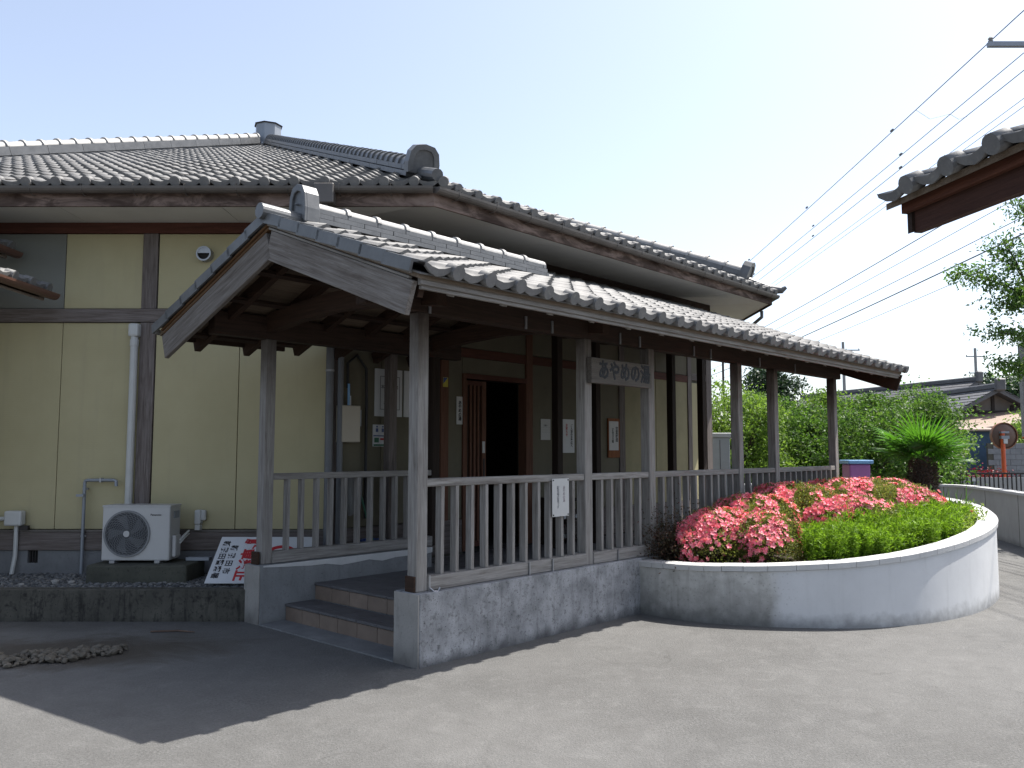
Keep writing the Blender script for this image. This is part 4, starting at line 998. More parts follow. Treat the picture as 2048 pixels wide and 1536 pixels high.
ab_text(P2_, '■ 料 金 表', .06, BLACK, 6.99, 2.66, BW - .0155, .001); ab_text(P2_, '大 人\n入浴料\n入浴料\n小 人\n回数券', .062, BLACK, 6.95, 2.41, BW - .0155, .001, line=1.05)
P3_ = ab_sheet('safety_sign', 6.27, 6.50, 1.762, 2.03, BW - .003, WHITEP, 'small blue and green pictogram sign below the framed notice', 'sign', .010)
mb = MB().box(6.275, 6.495, BW - .0145, BW - .0135, 1.885, 1.90)
for a in (6.33, 6.42):
    mb.box(a - .018, a + .018, BW - .0145, BW - .0135, 1.94, 1.985); disc_y(mb, a, 2.005, .013, BW - .0145, BW - .0135, 12)
P3_.part('pictogram', mb, BLUEP); P3_.part('pictogram', MB().box(6.29, 6.36, BW - .0145, BW - .0135, 1.81, 1.87).box(6.28, 6.49, BW - .0145, BW - .0135, 1.768, 1.79), GREENP); P3_.part('pictogram', MB().box(6.38, 6.48, BW - .0145, BW - .0135, 1.84, 1.865), REDP)
P4_ = ab_sheet('name_plate', 7.67, 7.79, 2.067, 2.443, BW - .006, PAPER, 'narrow white vertical plate with black characters left of the sliding door', 'sign', .008)
ab_text(P4_, vert('あやめの湯'), .060, BLACK, 7.73, 2.25, BW - .0145, .002, line=.9)
P5_ = ab_sheet('sticker', 7.41, 7.50, 2.56, 2.69, BW - .021, YEL, 'small yellow and blue sticker high on the red-brown doorpost', 'sticker', .003)
P5_.part('blue_half', MB().prism([(7.415, BW - .0255, 2.60), (7.495, BW - .0255, 2.685), (7.415, BW - .0255, 2.685)], (0, .0012, 0)), BLUEP)
P6_ = ab_sheet('door_tag', 8.205, 8.255, 1.68, 1.84, BW + .03, PAPER, 'tiny white tag on the sliding door edge', 'tag', .004)
P7_ = ab_sheet('notice', 9.41, 9.63, 1.875, 2.19, BW - .003, PAPER, 'small cream notice on the wall right of the doorway', 'notice', .008)
ab_text(P7_, 'お願い\n・・・・・・\n・・・・・・\n・・・・・・', .034, m_plain('grey_ink', (.2, .2, .2), .8), 9.52, 2.04, BW - .0115)
P8_ = ab_sheet('notice', 9.93, 10.21, 1.68, 2.20, BW - .003, WHITEP, 'tall white notice with vertical writing behind the third inner post', 'notice', .008)
ab_text(P8_, vert('ご入浴のお客様へ'), .05, BLACK, 10.14, 1.94, BW - .0115, .001, line=.9); ab_text(P8_, vert('お知らせ'), .055, REDP, 10.02, 2.03, BW - .0115, .001, line=.9)
P9_ = Thing('framed_notice', 'notice in an orange-brown wooden frame seen beneath the name board', 'notice', (11.3, BW, 1.6), 'ab')
P9_.part('frame', MB().box(11.08, 11.405, BW - .03, BW - .003, 1.60, 2.25), m_wood('orange_frame', 2, lin(.30, .11, .04), lin(.42, .16, .06), lin(.15, .05, .02)), bevel=.004); P9_.part('sheet', MB().box(11.10, 11.36, BW - .034, BW - .0302, 1.72, 2.20), PAPER)
ab_text(P9_, vert('営業時間'), .07, BLACK, 11.31, 1.98, BW - .0345, .001, line=.9); ab_text(P9_, vert('定休日月曜'), .055, BLACK, 11.20, 1.96, BW - .0345, 0, line=.9)

# fallen no-parking board: its own "up" points to the right
NP = Thing('no_parking_sign', 'white no-parking board with red characters leaning on its side against the wall base', 'sign', (-2.7, 8.8, .32))
pb = Vector((-3.20, 8.74, .335)); ur = Vector((1, 0, 0)); uu = Vector((0, .50, .42)).normalized(); un = ur.cross(uu); Lr, Lu = 1.02, .66
mb = MB(); mb.prism([pb, pb + ur * Lr, pb + ur * Lr + uu * Lu, pb + uu * Lu], un * -.008); NP.part('board', mb, WHITEP)
def np_text(s, size, mat, r, u, bold=0, sp=1.0):
    """r along the board's length, u its centre up the slope; text turned a quarter clockwise"""
    NP.instm('lettering', text_mesh(s, size, mat, .0006, bold, sp), face_mx(pb + ur * r + uu * u + un * .001, -uu, ur))
np_text('駐車禁止', .148, REDP, .335, Lu / 2, .0065, 1.03)
np_text('新発田市', .085, BLACK, .175, Lu / 2, .002, 1.55)
np_text('新発田警察署', .085, BLACK, .075, Lu / 2, .002, 1.12)
mb = MB(); n = 40; r0, r1 = .16, .205; c = pb + ur * .70 + uu * (Lu / 2) + un * .0006
vs = [c + ur * (r * math.cos(2 * PI * k / n)) + uu * (r * math.sin(2 * PI * k / n)) + un * h for h in (0, .001) for r in (r0, r1) for k in range(n)]
mb.add(vs, [(2 * n + k, 3 * n + k, 3 * n + (k + 1) % n, 2 * n + (k + 1) % n) for k in range(n)])
mb.bar(c + (ur + uu).normalized() * .17, c - (ur + uu).normalized() * .17, .04, .002, up=un)
NP.part('no_parking_ring', mb, REDP)

# clutter inside the porch
BK = Thing('bucket', 'blue plastic bucket behind the left railing', 'bucket', (6.10, 7.93, FZ), 'ab'); BK.part('tub', MB().lathe([(.11, 0), (.145, .30), (.155, .31), (.155, .33), (.135, .33), (.10, .03)], (6.10, 7.93, .0 + FZ), 20), BLUEP, smooth=True)
BK.part('handle', MB().tube([(6.10 + .15 * math.cos(t), 7.93, FZ + .33 - .10 * math.sin(t)) for t in np.linspace(0, PI, 9)], .004, 5), STEEL)
BR_ = Thing('broom', 'broom with a green handle leaning behind the left railing', 'broom', (6.18, 8.0, FZ), 'ab'); BR_.part('handle', MB().tube([(6.18, 7.98, FZ + .18), (5.98, 8.14, 1.45)], .012, 8), GREENP); BR_.part('bristles', MB().prism([(6.10, 7.95, FZ), (6.28, 7.95, FZ), (6.22, 7.97, FZ + .2), (6.15, 7.97, FZ + .2)], (0, .05, 0)), BARE)
CL = Thing('hanging_cloth', 'grey cloths hanging on a peg behind the left railing', 'cloth', (5.9, 7.98, .8), 'ab')
v = []; 
for i in range(9):
    for j in range(9):
        a = 5.74 + .23 * i / 8 - .03 * (j / 8) ** 2 * (i - 4) / 4; v.append((a, 7.97 + .025 * math.sin(i * 1.9) * (j / 8 + .2), 1.41 - .42 * j / 8 - .05 * abs(i - 4) / 4 * (1 if j else 0)))
f = [(i * 9 + j, (i + 1) * 9 + j, (i + 1) * 9 + j + 1, i * 9 + j + 1) for i in range(8) for j in range(8)]
CL.part('cloth', MB().add(v, f), CLOTH, smooth=True); CL.part('peg_rail', MB().box(5.66, 6.1, 7.96, 8.0, 1.41, 1.44), DWX)
SR = Thing('shoe_rack', 'low dark shoe rack by the entrance wall right of the doorway', 'rack', (9.7, 7.95, FZ), 'ab')
for z in (.06, .34, .62): SR.part('shelf', MB().box(9.32, 10.25, 7.86, 8.14, FZ + z, FZ + z + .02), DWX)
for a in (9.32, 10.23): SR.part('side_panel', MB().box(a - .02, a, 7.86, 8.14, FZ, FZ + .68), DWZ)
for i, (a, z, mt) in enumerate(((9.42, .08, PAPER), (9.56, .08, CLOTH), (9.78, .36, WHITEP), (9.96, .36, BLUEP), (9.5, .36, PAPER))):
    S = Thing('slipper_pair', ['pair of cream slippers on the lowest shelf of the rack', 'grey slippers on the lowest rack shelf', 'white slippers in the middle of the rack', 'blue slippers at the right of the rack middle shelf', 'cream slippers at the left of the rack middle shelf'][i], 'slippers', (a, 7.93, FZ + z), 'ab', 'slippers on the shoe rack')
    for d in (0, .07): S.part('slipper', MB().prism([(a + d, 7.87, FZ + z), (a + d, 8.06, FZ + z), (a + d, 8.06, FZ + z + .015), (a + d, 7.95, FZ + z + .02), (a + d, 7.90, FZ + z + .06), (a + d, 7.87, FZ + z + .05)], (.055, 0, 0)), mt, bevel=.006)
HS = single('hose', MB().tube([(x, 6.9 + .10 * math.sin(x * 3), FZ + .012 + .0 * x) for x in np.linspace(7.4, 10.6, 40)], .010, 6), PVC, 'thin white hose lying along the porch floor in front of the doorway', 'hose', (7.4, 6.9, FZ), 'ab')

# ================================================================== PLANTER
PL = [(1.30, 8.95, .545), (1.50, 8.72, .555), (1.75, 8.50, .565), (2.08, 8.33, .575), (2.58, 8.19, .595), (3.25, 8.14, .635), (3.80, 8.24, .68), (4.35, 8.49, .735), (4.95, 8.94, .80),
      (5.45, 9.50, .85), (5.85, 10.1, .885), (6.28, 10.95, .91), (6.70, 11.95, .93), (7.05, 13.1, .94), (7.25, 14.3, .94), (7.2, 15.4, .94), (6.85, 16.3, .93), (6.3, 16.8, .92)]
def catmull(P, per=6):
    out = []
    for i in range(len(P) - 1):
        p0, p1, p2, p3 = [Vector(P[min(max(k, 0), len(P) - 1)]) for k in (i - 1, i, i + 1, i + 2)]
        for j in range(per):
            t = j / per; out.append(.5 * (2 * p1 + (p2 - p0) * t + (2 * p0 - 5 * p1 + 4 * p2 - p3) * t * t + (3 * p1 - p0 - 3 * p2 + p3) * t ** 3))
    return out + [Vector(P[-1])]
CURVE = catmull(PL, 7)
def normals2(C):
    out = []
    for i in range(len(C)):
        d = C[min(i + 1, len(C) - 1)] - C[max(i - 1, 0)]; out.append(Vector((d.y, -d.x, 0)).normalized())
    return out
CN = normals2(CURVE)
def sweep(C, N, prof):
    """prof(i) -> list of (offset outward, z)"""
    vs = []; fs = []; n = len(C)
    for i in range(n): vs += [(C[i].x + N[i].x * o, C[i].y + N[i].y * o, z) for o, z in prof(i)]
    k = len(prof(0))
    for i in range(n - 1):
        for j in range(k):
            j2 = (j + 1) % k; fs.append((i * k + j, (i + 1) * k + j, (i + 1) * k + j2, i * k + j2))
    fs += [tuple(range(k)), tuple(range((n - 1) * k, n * k))[::-1]]
    return MB().add(vs, fs)
PT = Thing('planter', 'large curved white planter wall full of flowers bulging out beside the porch', 'planter', (3.5, 9.0, 0))
PT.part('planter_wall', sweep(CURVE, CN, lambda i: [(0, -.02), (0, CURVE[i].z - .062), (-.17, CURVE[i].z - .062), (-.17, -.02)]), PLANTER, smooth=True)
step = 3
for i in range(0, len(CURVE) - 1, step):
    j = min(i + step, len(CURVE) - 1); seg = CURVE[i:j + 1]; nn = CN[i:j + 1]
    seg = [s.copy() for s in seg]; d0 = (seg[1] - seg[0]).normalized() * .0022; seg[0] += d0; seg[-1] -= d0; dz = random.uniform(-.002, .002)
    PT.part('cap_stone', sweep(seg, nn, lambda k: [(.018, seg[k].z - .058 + dz), (.022, seg[k].z - .006 + dz), (.012, seg[k].z + dz), (-.185, seg[k].z + dz), (-.20, seg[k].z - .01 + dz), (-.19, seg[k].z - .058 + dz)]), CAPM)
xm, ym, _ = W(13.3, 5.0)
poly = [(c.x - n_.x * .10, c.y - n_.y * .10, .44 + (c.z - .545) * .85) for c, n_ in zip(CURVE, CN)]
pin = [W(7.5 + k * .6, 5.06, .46) for k in range(11)]
mb = MB(); cen = (4.4, 11.2, .66)
loop = poly + [W(15.5, 6.0, .75)] + pin[::-1]
mb.add(loop + [cen], [(i, (i + 1) % len(loop), len(loop)) for i in range(len(loop))]); PT.part('soil', mb, SOIL)
def soil_z(x, y):
    a, b = AB(x, y); return .48 + max(0, min(1, (x - 2) / 4)) * .28

# ------------------------------------------------------------------ leaf makers (real small faces)
def leaves(P, D, L, Wd, curl=.25, up=None):
    """P bases (n,3), D directions (n,3), lengths, widths -> kite-shaped leaves of two faces, folded on the midrib"""
    n = len(P); D = D / np.linalg.norm(D, axis=1, keepdims=True); Rv = RNG.normal(size=(n, 3)) if up is None else up + RNG.normal(size=(n, 3)) * .35
    S = np.cross(D, Rv); S /= np.linalg.norm(S, axis=1, keepdims=True) + 1e-9; N = np.cross(S, D)
    L = L[:, None]; Wd = Wd[:, None]
    a = P; b = P + D * L * .5 + S * Wd * .5 + N * L * curl * .3; c = P + D * L - N * L * curl * .3; d = P + D * L * .5 - S * Wd * .5 + N * L * curl * .3
    V = np.stack([a, b, c, d], 1).reshape(-1, 3); k = np.arange(n)[:, None] * 4
    F = np.concatenate([k + np.array([[0, 1, 2]]), k + np.array([[0, 2, 3]])], 1).reshape(-1, 3)
    return V, F
def rdir(n, bias=(0, 0, 0), spread=1.0):
    d = RNG.normal(size=(n, 3)) * spread + np.array(bias); return d / (np.linalg.norm(d, axis=1, keepdims=True) + 1e-9)
class Acc:
    def __init__(s): s.v = []; s.f = []; s.n = 0
    def add(s, V, F): s.v.append(V); s.f.append(F + s.n); s.n += len(V)
    def done(s): return np.concatenate(s.v), np.concatenate(s.f)

# azalea bushes: mounds in a row along the porch
def flower(c, nrm, s):
    """five broad petals opening from c"""
    nrm = nrm / np.linalg.norm(nrm); t = np.cross(nrm, RNG.normal(size=3)); t /= np.linalg.norm(t); u = np.cross(nrm, t); V = []; F = []
    for k in range(5):
        a = 2 * PI * k / 5 + RNG.uniform(-.12, .12); d = math.cos(a) * t + math.sin(a) * u; sd = -math.sin(a) * t + math.cos(a) * u
        o = len(V); V += [c, c + d * s * .55 + sd * s * .36 + nrm * s * .25, c + d * s + nrm * s * .32, c + d * s * .55 - sd * s * .36 + nrm * s * .25]; F += [(o, o + 1, o + 2), (o, o + 2, o + 3)]
    return V, F
def mound(center, rx, ry, h, ang, n_leaf, n_flow, label, zb, dens=lambda q: 1.0, ls=.030, face=None):
    T = Thing('azalea', label, 'azalea', (center[0], center[1], zb), group='azalea bushes in the curved planter')
    ca, sa = math.cos(ang), math.sin(ang); ph = RNG.uniform(0, 6, 4)
    def surf(u, v):                       # point on the lumpy mound, v in 0..1 from rim to crown
        lump = 1 + .07 * np.sin(3 * u + ph[0]) + .05 * np.sin(7 * u + ph[1] + 4 * v) + .06 * np.sin(11 * v + ph[2] + 2 * u)
        rr = np.cos(v * PI / 2) ** .62 * lump; x = rx * rr * np.cos(u); y = ry * rr * np.sin(u); z = h * (np.sin(v * PI / 2) ** .8) * (1 + .06 * np.sin(5 * u + ph[3]))
        return np.stack([center[0] + x * ca - y * sa, center[1] + x * sa + y * ca, zb + z], 1)
    u = RNG.uniform(0, 2 * PI, n_leaf); v = RNG.uniform(0, 1, n_leaf) ** .8; S = surf(u, v); C = np.array([center[0], center[1], zb + h * .25])
    depth = RNG.uniform(0, 1, n_leaf) ** 2 * .26; P = S + (C - S) * depth[:, None] + RNG.normal(size=(n_leaf, 3)) * .018
    out = S - C; out /= np.linalg.norm(out, axis=1, keepdims=True); D = out * .6 + rdir(n_leaf, (0, 0, .5))
    V, F = leaves(P, D, RNG.uniform(.7, 1.3, n_leaf) * ls, RNG.uniform(.4, .55, n_leaf) * ls)
    T.arr('foliage', V, F, LEAF_AZ, kind='stuff')
    # flowers in clusters
    V = []; F = []; nb = 0; cl = max(1, n_flow // 34)
    cu = RNG.uniform(0, 2 * PI, cl); cv = RNG.uniform(.0, 1, cl) ** .9
    cnt = 0
    for k in range(n_flow):
        c = RNG.integers(cl); uu = cu[c] + RNG.normal() * .105 / max(rx, .3); vv = min(1, abs(cv[c] + RNG.normal() * .085)); p = surf(np.array([uu]), np.array([vv]))[0]
        if RNG.random() > .22 + 1.1 * (p[2] - zb) / h: continue
        o = p - C; o /= np.linalg.norm(o); p = p + o * RNG.uniform(.0, .03); vv_, ff = flower(p, o + RNG.normal(size=3) * .35 + np.array([0, -.25, .25]), RNG.uniform(.023, .036))
        V += vv_; F += [tuple(i + nb for i in f) for f in ff]; nb += len(vv_)
    if F: T.arr('flowers', np.array(V), np.array(F), FLOWER, kind='stuff')
    mb = MB()
    for k in range(9):
        a = 2 * PI * k / 9; mb.tube([(center[0], center[1], zb - .04), (center[0] + rx * .35 * math.cos(a), center[1] + ry * .35 * math.sin(a), zb + h * .4), (center[0] + rx * .7 * math.cos(a + .2), center[1] + ry * .7 * math.sin(a + .2), zb + h * .72)], [.018, .011, .005], 5)
    T.part('stems', mb, BARK)
    return T
AZ = [((2.28, 9.22), .60, .46, .52, 'pink azalea mound nearest the camera, spilling toward the planter rim', 1500),
      ((2.72, 8.98), .42, .36, .46, 'low pink azalea between the front mound and the feathery green', 900),
      ((2.85, 9.85), .70, .52, .60, 'second pink azalea mound from the front, close to the railing', 1000),
      ((3.55, 10.55), .75, .62, .66, 'middle azalea mound, half pink and half yellow-green leaf', 900),
      ((4.05, 9.95), .62, .55, .50, 'bright pink azalea mound standing out toward the green ground cover', 1000),
      ((4.5, 11.35), .85, .68, .62, 'fourth azalea mound along the railing, many pink flowers', 1000),
      ((5.25, 11.4), .70, .62, .50, 'azalea mound with dense pink flowers in front of the palm', 1000),
      ((5.55, 12.6), .95, .75, .52, 'farthest azalea mound beside the palm trunk', 800)]
for c, rx, ry, h, lab, nf in AZ: mound(c, rx, ry, h, PHI, 16000, int(nf * (1.2 if c[1] < 9.9 else 1.15)), lab, soil_z(*c) + .0)
# reddish bare shrub at the near corner by the wall
RS = Thing('reddish_shrub', 'dark reddish twiggy shrub in the planter corner against the railing', 'shrub', (1.72, 9.08, .5))
V, F = leaves(np.array([1.80, 9.10, .68]) + RNG.normal(size=(5200, 3)) * np.array([.20, .17, .16]), rdir(5200, (0, 0, .4)), RNG.uniform(.02, .04, 5200), RNG.uniform(.010, .018, 5200)); RS.arr('foliage', V, F, LEAF_RED, kind='stuff')
mb = MB()
for k in range(34):
    a = random.uniform(0, 2 * PI); r = random.uniform(.12, .36); h = random.uniform(.1, .42)
    mb.tube([(1.78, 9.14, .46), (1.78 + r * .5 * math.cos(a), 9.14 + r * .4 * math.sin(a), .5 + h * .7), (1.78 + r * math.cos(a), 9.14 + r * .8 * math.sin(a), .5 + h)], [.007, .005, .002], 4)
RS.part('twigs', mb, BARE)
# ground cover between azaleas and rim
def inside_poly(x, y, Pp):
    n = len(Pp); c = False; j = n - 1
    for i in range(n):
        if (Pp[i][1] > y) != (Pp[j][1] > y) and x < (Pp[j][0] - Pp[i][0]) * (y - Pp[i][1]) / (Pp[j][1] - Pp[i][1]) + Pp[i][0]: c = not c
        j = i
    return c
gcp = [(2.98, 8.42), (3.3, 8.38), (3.8, 8.48), (4.35, 8.76), (4.85, 9.18), (5.2, 9.65), (5.55, 10.2), (5.45, 10.9), (4.7, 10.55), (4.3, 10.0), (3.8, 9.62), (3.2, 9.2)]
gcp2 = [(5.0, 9.4), (5.35, 9.72), (5.72, 10.3), (6.1, 11.1), (6.4, 12.0), (6.0, 12.2), (5.7, 11.4), (5.45, 10.7)]
acc = Acc()
def plume_field(poly, n, hmin, hmax, ll, lw, acc, per=22, lean=.12, droop=0.0):
    xs = [p[0] for p in poly]; ys = [p[1] for p in poly]; c = 0
    while c < n:
        x, y = random.uniform(min(xs), max(xs)), random.uniform(min(ys), max(ys))
        if not inside_poly(x, y, poly): continue
        c += 1; z0 = soil_z(x, y) - .03; h = random.uniform(hmin, hmax) * (.85 + .2 * math.sin(x * 5 + 1) * math.cos(y * 4))
        t = RNG.uniform(.25, 1, per); lx, ly = random.gauss(0, lean), random.gauss(0, lean)
        P = np.stack([x + lx * t * h + RNG.normal(0, .008, per), y + ly * t * h + RNG.normal(0, .008, per), z0 + t * h], 1)
        V, F = leaves(P, rdir(per, (0, 0, .55)), RNG.uniform(.6, 1.2, per) * ll, RNG.uniform(.6, 1.2, per) * lw); acc.add(V, F)
plume_field(gcp, 1500, .26, .46, .060, .0085, acc, 62, lean=.17)
V, F = acc.done(); me = fast_mesh('feathery_ground_cover', V, F); me.materials.append(LEAF_GC); tag(link('feathery_ground_cover', me), kind='stuff')
acc = Acc(); plume_field(gcp2, 620, .16, .34, .055, .024, acc, 26, lean=.2)
V, F = acc.done(); me = fast_mesh('broad_leaf_ground_cover', V, F); me.materials.append(LEAF_GC2); tag(link('broad_leaf_ground_cover', me), kind='stuff')
acc = Acc(); plume_field([(5.3, 10.8), (5.75, 11.4), (6.1, 12.2), (6.2, 12.9), (5.8, 12.7), (5.3, 11.4)], 320, .26, .44, .09, .036, acc, 20)
V, F = acc.done(); me = fast_mesh('leafy_undergrowth', V, F); me.materials.append(LEAF_IRIS); tag(link('leafy_undergrowth', me), kind='stuff')
# iris clumps: strap leaves
def strap(base, d, L, w, bend, n=6):
    mb = []; base = Vector(base); d = Vector(d).normalized(); side = d.cross(Vector((0, 0, 1))).normalized(); pts = []
    for i in range(n + 1):
        t = i / n; p = base + d * (bend * L * t * t) + Vector((0, 0, L * t * (1 - .35 * bend * t))); ww = w * (1 - t) ** .6 * .5
        pts += [p - side * ww, p + side * ww]
    return pts, [(2 * i, 2 * i + 1, 2 * i + 3, 2 * i + 2) for i in range(n)]
for i, (x, y, lab) in enumerate(((6.22, 12.15, 'clump of upright iris leaves near the back rim of the planter'), (6.02, 11.25, 'loose clump of arching strap leaves at the right rim of the planter'), (6.45, 12.9, 'taller iris clump right of the palm by the white rim'))):
    T = Thing('iris_plant', lab, 'iris', (x, y, soil_z(x, y)), group='iris plants by the planter rim')
    for k in range(14):
        a = random.uniform(0, 2 * PI); vs, fs = strap((x + random.gauss(0, .05), y + random.gauss(0, .05), soil_z(x, y) - .02), (math.cos(a), math.sin(a), 0), random.uniform(.30, .58), random.uniform(.016, .028), random.uniform(.1, .75))
        T.part('leaf', MB().add(vs, fs), LEAF_IRIS)
T = Thing('red_flowers', 'few tiny red flowers among the leaves right of the azaleas', 'flowers', (5.5, 10.6, .7)); V = []; F = []; nb = 0
for x, y, z in ((5.42, 10.2, 1.0), (5.5, 10.28, .98), (5.55, 10.1, .97), (5.75, 11.2, 1.14), (5.6, 11.0, 1.1), (5.3, 9.9, .96)):
    for _ in range(3):
        vv, ff = flower(np.array([x, y, z]) + RNG.normal(size=3) * .02, np.array([0, -.5, 1.0]), .022); V += vv; F += [tuple(i + nb for i in f) for f in ff]; nb += len(vv)
T.arr('flower', np.array(V), np.array(F), FLOWER_R)
# windmill palm
px_, py_, pz_ = 6.54, 13.25, .78
PM = Thing('palm', 'short shaggy windmill palm with fan leaves in the planter', 'palm', (px_, py_, pz_))
mb = MB(); mb.tube([(px_, py_, pz_), (px_ + .01, py_, pz_ + .35), (px_, py_, pz_ + .62), (px_, py_, pz_ + .84)], [.13, .165, .15, .09], 12); PM.part('trunk', mb, PALMBARK)
acc = Acc(); n = 1500; t = RNG.uniform(0, 2 * PI, n); z = RNG.uniform(.0, .82, n); r = .13 + .04 * np.sin(z / .82 * PI)
P = np.stack([px_ + r * np.cos(t), py_ + r * np.sin(t), pz_ + z], 1); D = np.stack([np.cos(t), np.sin(t), RNG.uniform(-.4, 1.1, n)], 1)
V, F = leaves(P, D, RNG.uniform(.05, .12, n), RNG.uniform(.008, .02, n)); PM.arr('fibre', V, F, m_leaf('palm_fibre_hair', [lf(.06, .042, .03), lf(.12, .085, .06), lf(.17, .13, .10)], 0, .9), kind='stuff')
def frond(T, base, az, el, pet, fr, nl=34, spread=250, droop=.25):
    """petiole from base, then a pleated fan; one mesh, many leaflets"""
    base = Vector(base); d = Vector((math.cos(az) * math.cos(el), math.sin(az) * math.cos(el), math.sin(el))); hub = base + d * pet
    side = d.cross(Vector((0, 0, 1))).normalized(); nn = side.cross(d).normalized(); vs = []; fs = []
    for k in range(nl):
        a = R(-spread / 2 + spread * k / (nl - 1)); u = (d * math.cos(a) + side * math.sin(a)); s2 = (side * math.cos(a) - d * math.sin(a)); L = fr * (1 - .22 * abs(a) / R(spread / 2)) * random.uniform(.93, 1.05); w = L * R(spread / (nl - 1)) * .5
        w = min(w, .017); o = len(vs); lift = nn * (.0 if k % 2 else .006); dr = random.uniform(.6, 1.4) * droop
        def at(t): return hub + u * (L * t) + nn * (-.10 * t * t * L) + Vector((0, 0, -dr * L * max(0, t - .5) ** 2))
        p1, p2, p3 = at(.36), at(.72), at(1.0)
        vs += [hub, p1 - s2 * w + lift, p1 + s2 * w - lift, p1 + nn * .010, p2 - s2 * w * .62, p2 + s2 * w * .62, p2 + nn * .006, p3]
        fs += [(o, o + 1, o + 3), (o, o + 3, o + 2), (o + 1, o + 4, o + 6, o + 3), (o + 3, o + 6, o + 5, o + 2), (o + 4, o + 7, o + 6), (o + 6, o + 7, o + 5)]
    f = T.part('frond', MB().add(vs, fs), PALM); T.part('petiole', MB().tube([base, base.lerp(hub, .5) + Vector((0, 0, .01)), hub], [.012, .009, .008], 6), PALM, f)
top = (px_, py_, pz_ + .78)
for k in range(10):
    az = 2 * PI * k / 10 + random.uniform(-.2, .2); el = R([70, 46, 26][k % 3] + random.uniform(-8, 8)); frond(PM, top, az, el, random.uniform(.24, .40), random.uniform(.50, .62), 22)
frond(PM, top, -PI / 2 - .05, R(60), .12, .80, 34, 230, .02); frond(PM, top, -PI / 2 - .5, R(44), .22, .66, 26, 200, .05)
frond(PM, top, PI * .96, R(40), .42, .58, 22); frond(PM, top, PI * 1.03, R(18), .34, .56, 22); frond(PM, top, -.12, R(24), .30, .60, 22); frond(PM, top, -.4, R(4), .26, .52, 22)

# ================================================================== WHITE WALL AND THINGS BEYOND
RWc = catmull([(7.6, 11.0, .97), (8.55, 12.9, .97), (9.2, 15.0, .965), (9.75, 17.2, .96), (9.9, 18.4, .96), (9.3, 18.9, .96), (7.5, 19.0, .96), (3.0, 19.0, .96)], 6)
RWn = normals2(RWc)
RW = Thing('boundary_wall', 'low white rendered boundary wall curving behind the planter', 'wall', (8.8, 15, 0))
RW.part('wall_body', sweep(RWc, RWn, lambda i: [(.09, -.02), (.09, .915), (-.09, .915), (-.09, -.02)]), RWALL, smooth=True)
for i in range(0, len(RWc) - 1, 4):
    seg = [s.copy() for s in RWc[i:i + 5]]; nn = RWn[i:i + 5]
    if len(seg) < 2: continue
    seg[0] += (seg[1] - seg[0]) * .01; RW.part('coping', sweep(seg, nn, lambda k: [(.12, .918), (.12, .965), (-.12, .965), (-.12, .918)]), CAPM)
for i in range(2, len(RWc) - 1, 5): RW.part('joint', MB().box(-.006, .006, -.0935, .0935, 0, .913), SEAM).matrix_local = Matrix.Translation(Vector((RWc[i].x, RWc[i].y, 0)) - RW.org) @ Matrix.Rotation(math.atan2(RWn[i].y, RWn[i].x) - PI / 2, 4, 'Z') @ Matrix.Translation(RW.org)
# metal fence along the road
FN = Thing('road_fence', 'dark metal railing fence with close upright bars along the road', 'fence', (12, 24.2, 0))
fy = 24.2
for x in np.arange(7.0, 18.1, 2.0): FN.part('post', MB().box(x - .04, x + .04, fy - .04, fy + .04, 0, 1.10), DARKMET)
for z in (.28, 1.04): FN.part('rail', MB().box(7, 18, fy - .025, fy + .025, z, z + .05), DARKMET)
bm_ = MB().box(-.014, .014, -.014, .014, 0, .71).mesh('bar', DARKMET)
for x in np.arange(7.12, 18, .13): FN.inst('bar', bm_, (x, fy, .33))
for x in (11.6, 13.4, 16.2): 
    FN.part('reflector', MB().box(x - .05, x + .05, fy - .05, fy - .03, .84, .92), WHITEP)
GR = Thing('guard_board', 'low pale guard board standing beyond the road fence', 'barrier', (13, 25.3, 0)); GR.part('board', MB().box(7.5, 19, 25.25, 25.3, .0, .92), RWALL)
for x in range(8, 19, 2): GR.part('joint_post', MB().box(x - .03, x + .03, 25.22, 25.249, 0, .84), GREYMET)
# convex mirror seen from behind on its orange pole
MR = Thing('traffic_mirror', 'round convex traffic mirror seen from behind on an orange pole', 'traffic mirror', (15.7, 26.4, 0))
MR.part('pole', MB().tube([(15.62, 26.4, 0), (15.62, 26.4, 2.35)], .065, 12), ORANGE)
n = 32; vs = []; prof = [(0, .10), (.2, .085), (.34, .045), (.40, .0), (.42, .0), (.42, -.04), (.38, -.05), (0, -.05)]
for r, d in prof: vs += [(15.75 + r * math.cos(2 * PI * k / n), 26.55 - d, 2.20 + r * math.sin(2 * PI * k / n)) for k in range(n)]
MR.part('mirror_back', MB().add(vs, [(i * n + k, (i + 1) * n + k, (i + 1) * n + (k + 1) % n, i * n + (k + 1) % n) for i in range(len(prof) - 1) for k in range(n)]), MIRBACK, smooth=True)
MR.part('rim', ring_y(MB(), 15.75, 2.20, .405, .430, 26.50, 26.60, 32), m_plain('mirror_rim', (.30, .12, .05), .5)); MR.part('clamp', MB().box(15.55, 15.80, 26.33, 26.46, 2.10, 2.2).box(15.55, 15.80, 26.33, 26.46, 2.28, 2.34), GREYMET)
MR.part('plate', MB().box(15.60, 15.72, 26.30, 26.325, 1.95, 2.10), PAPER)
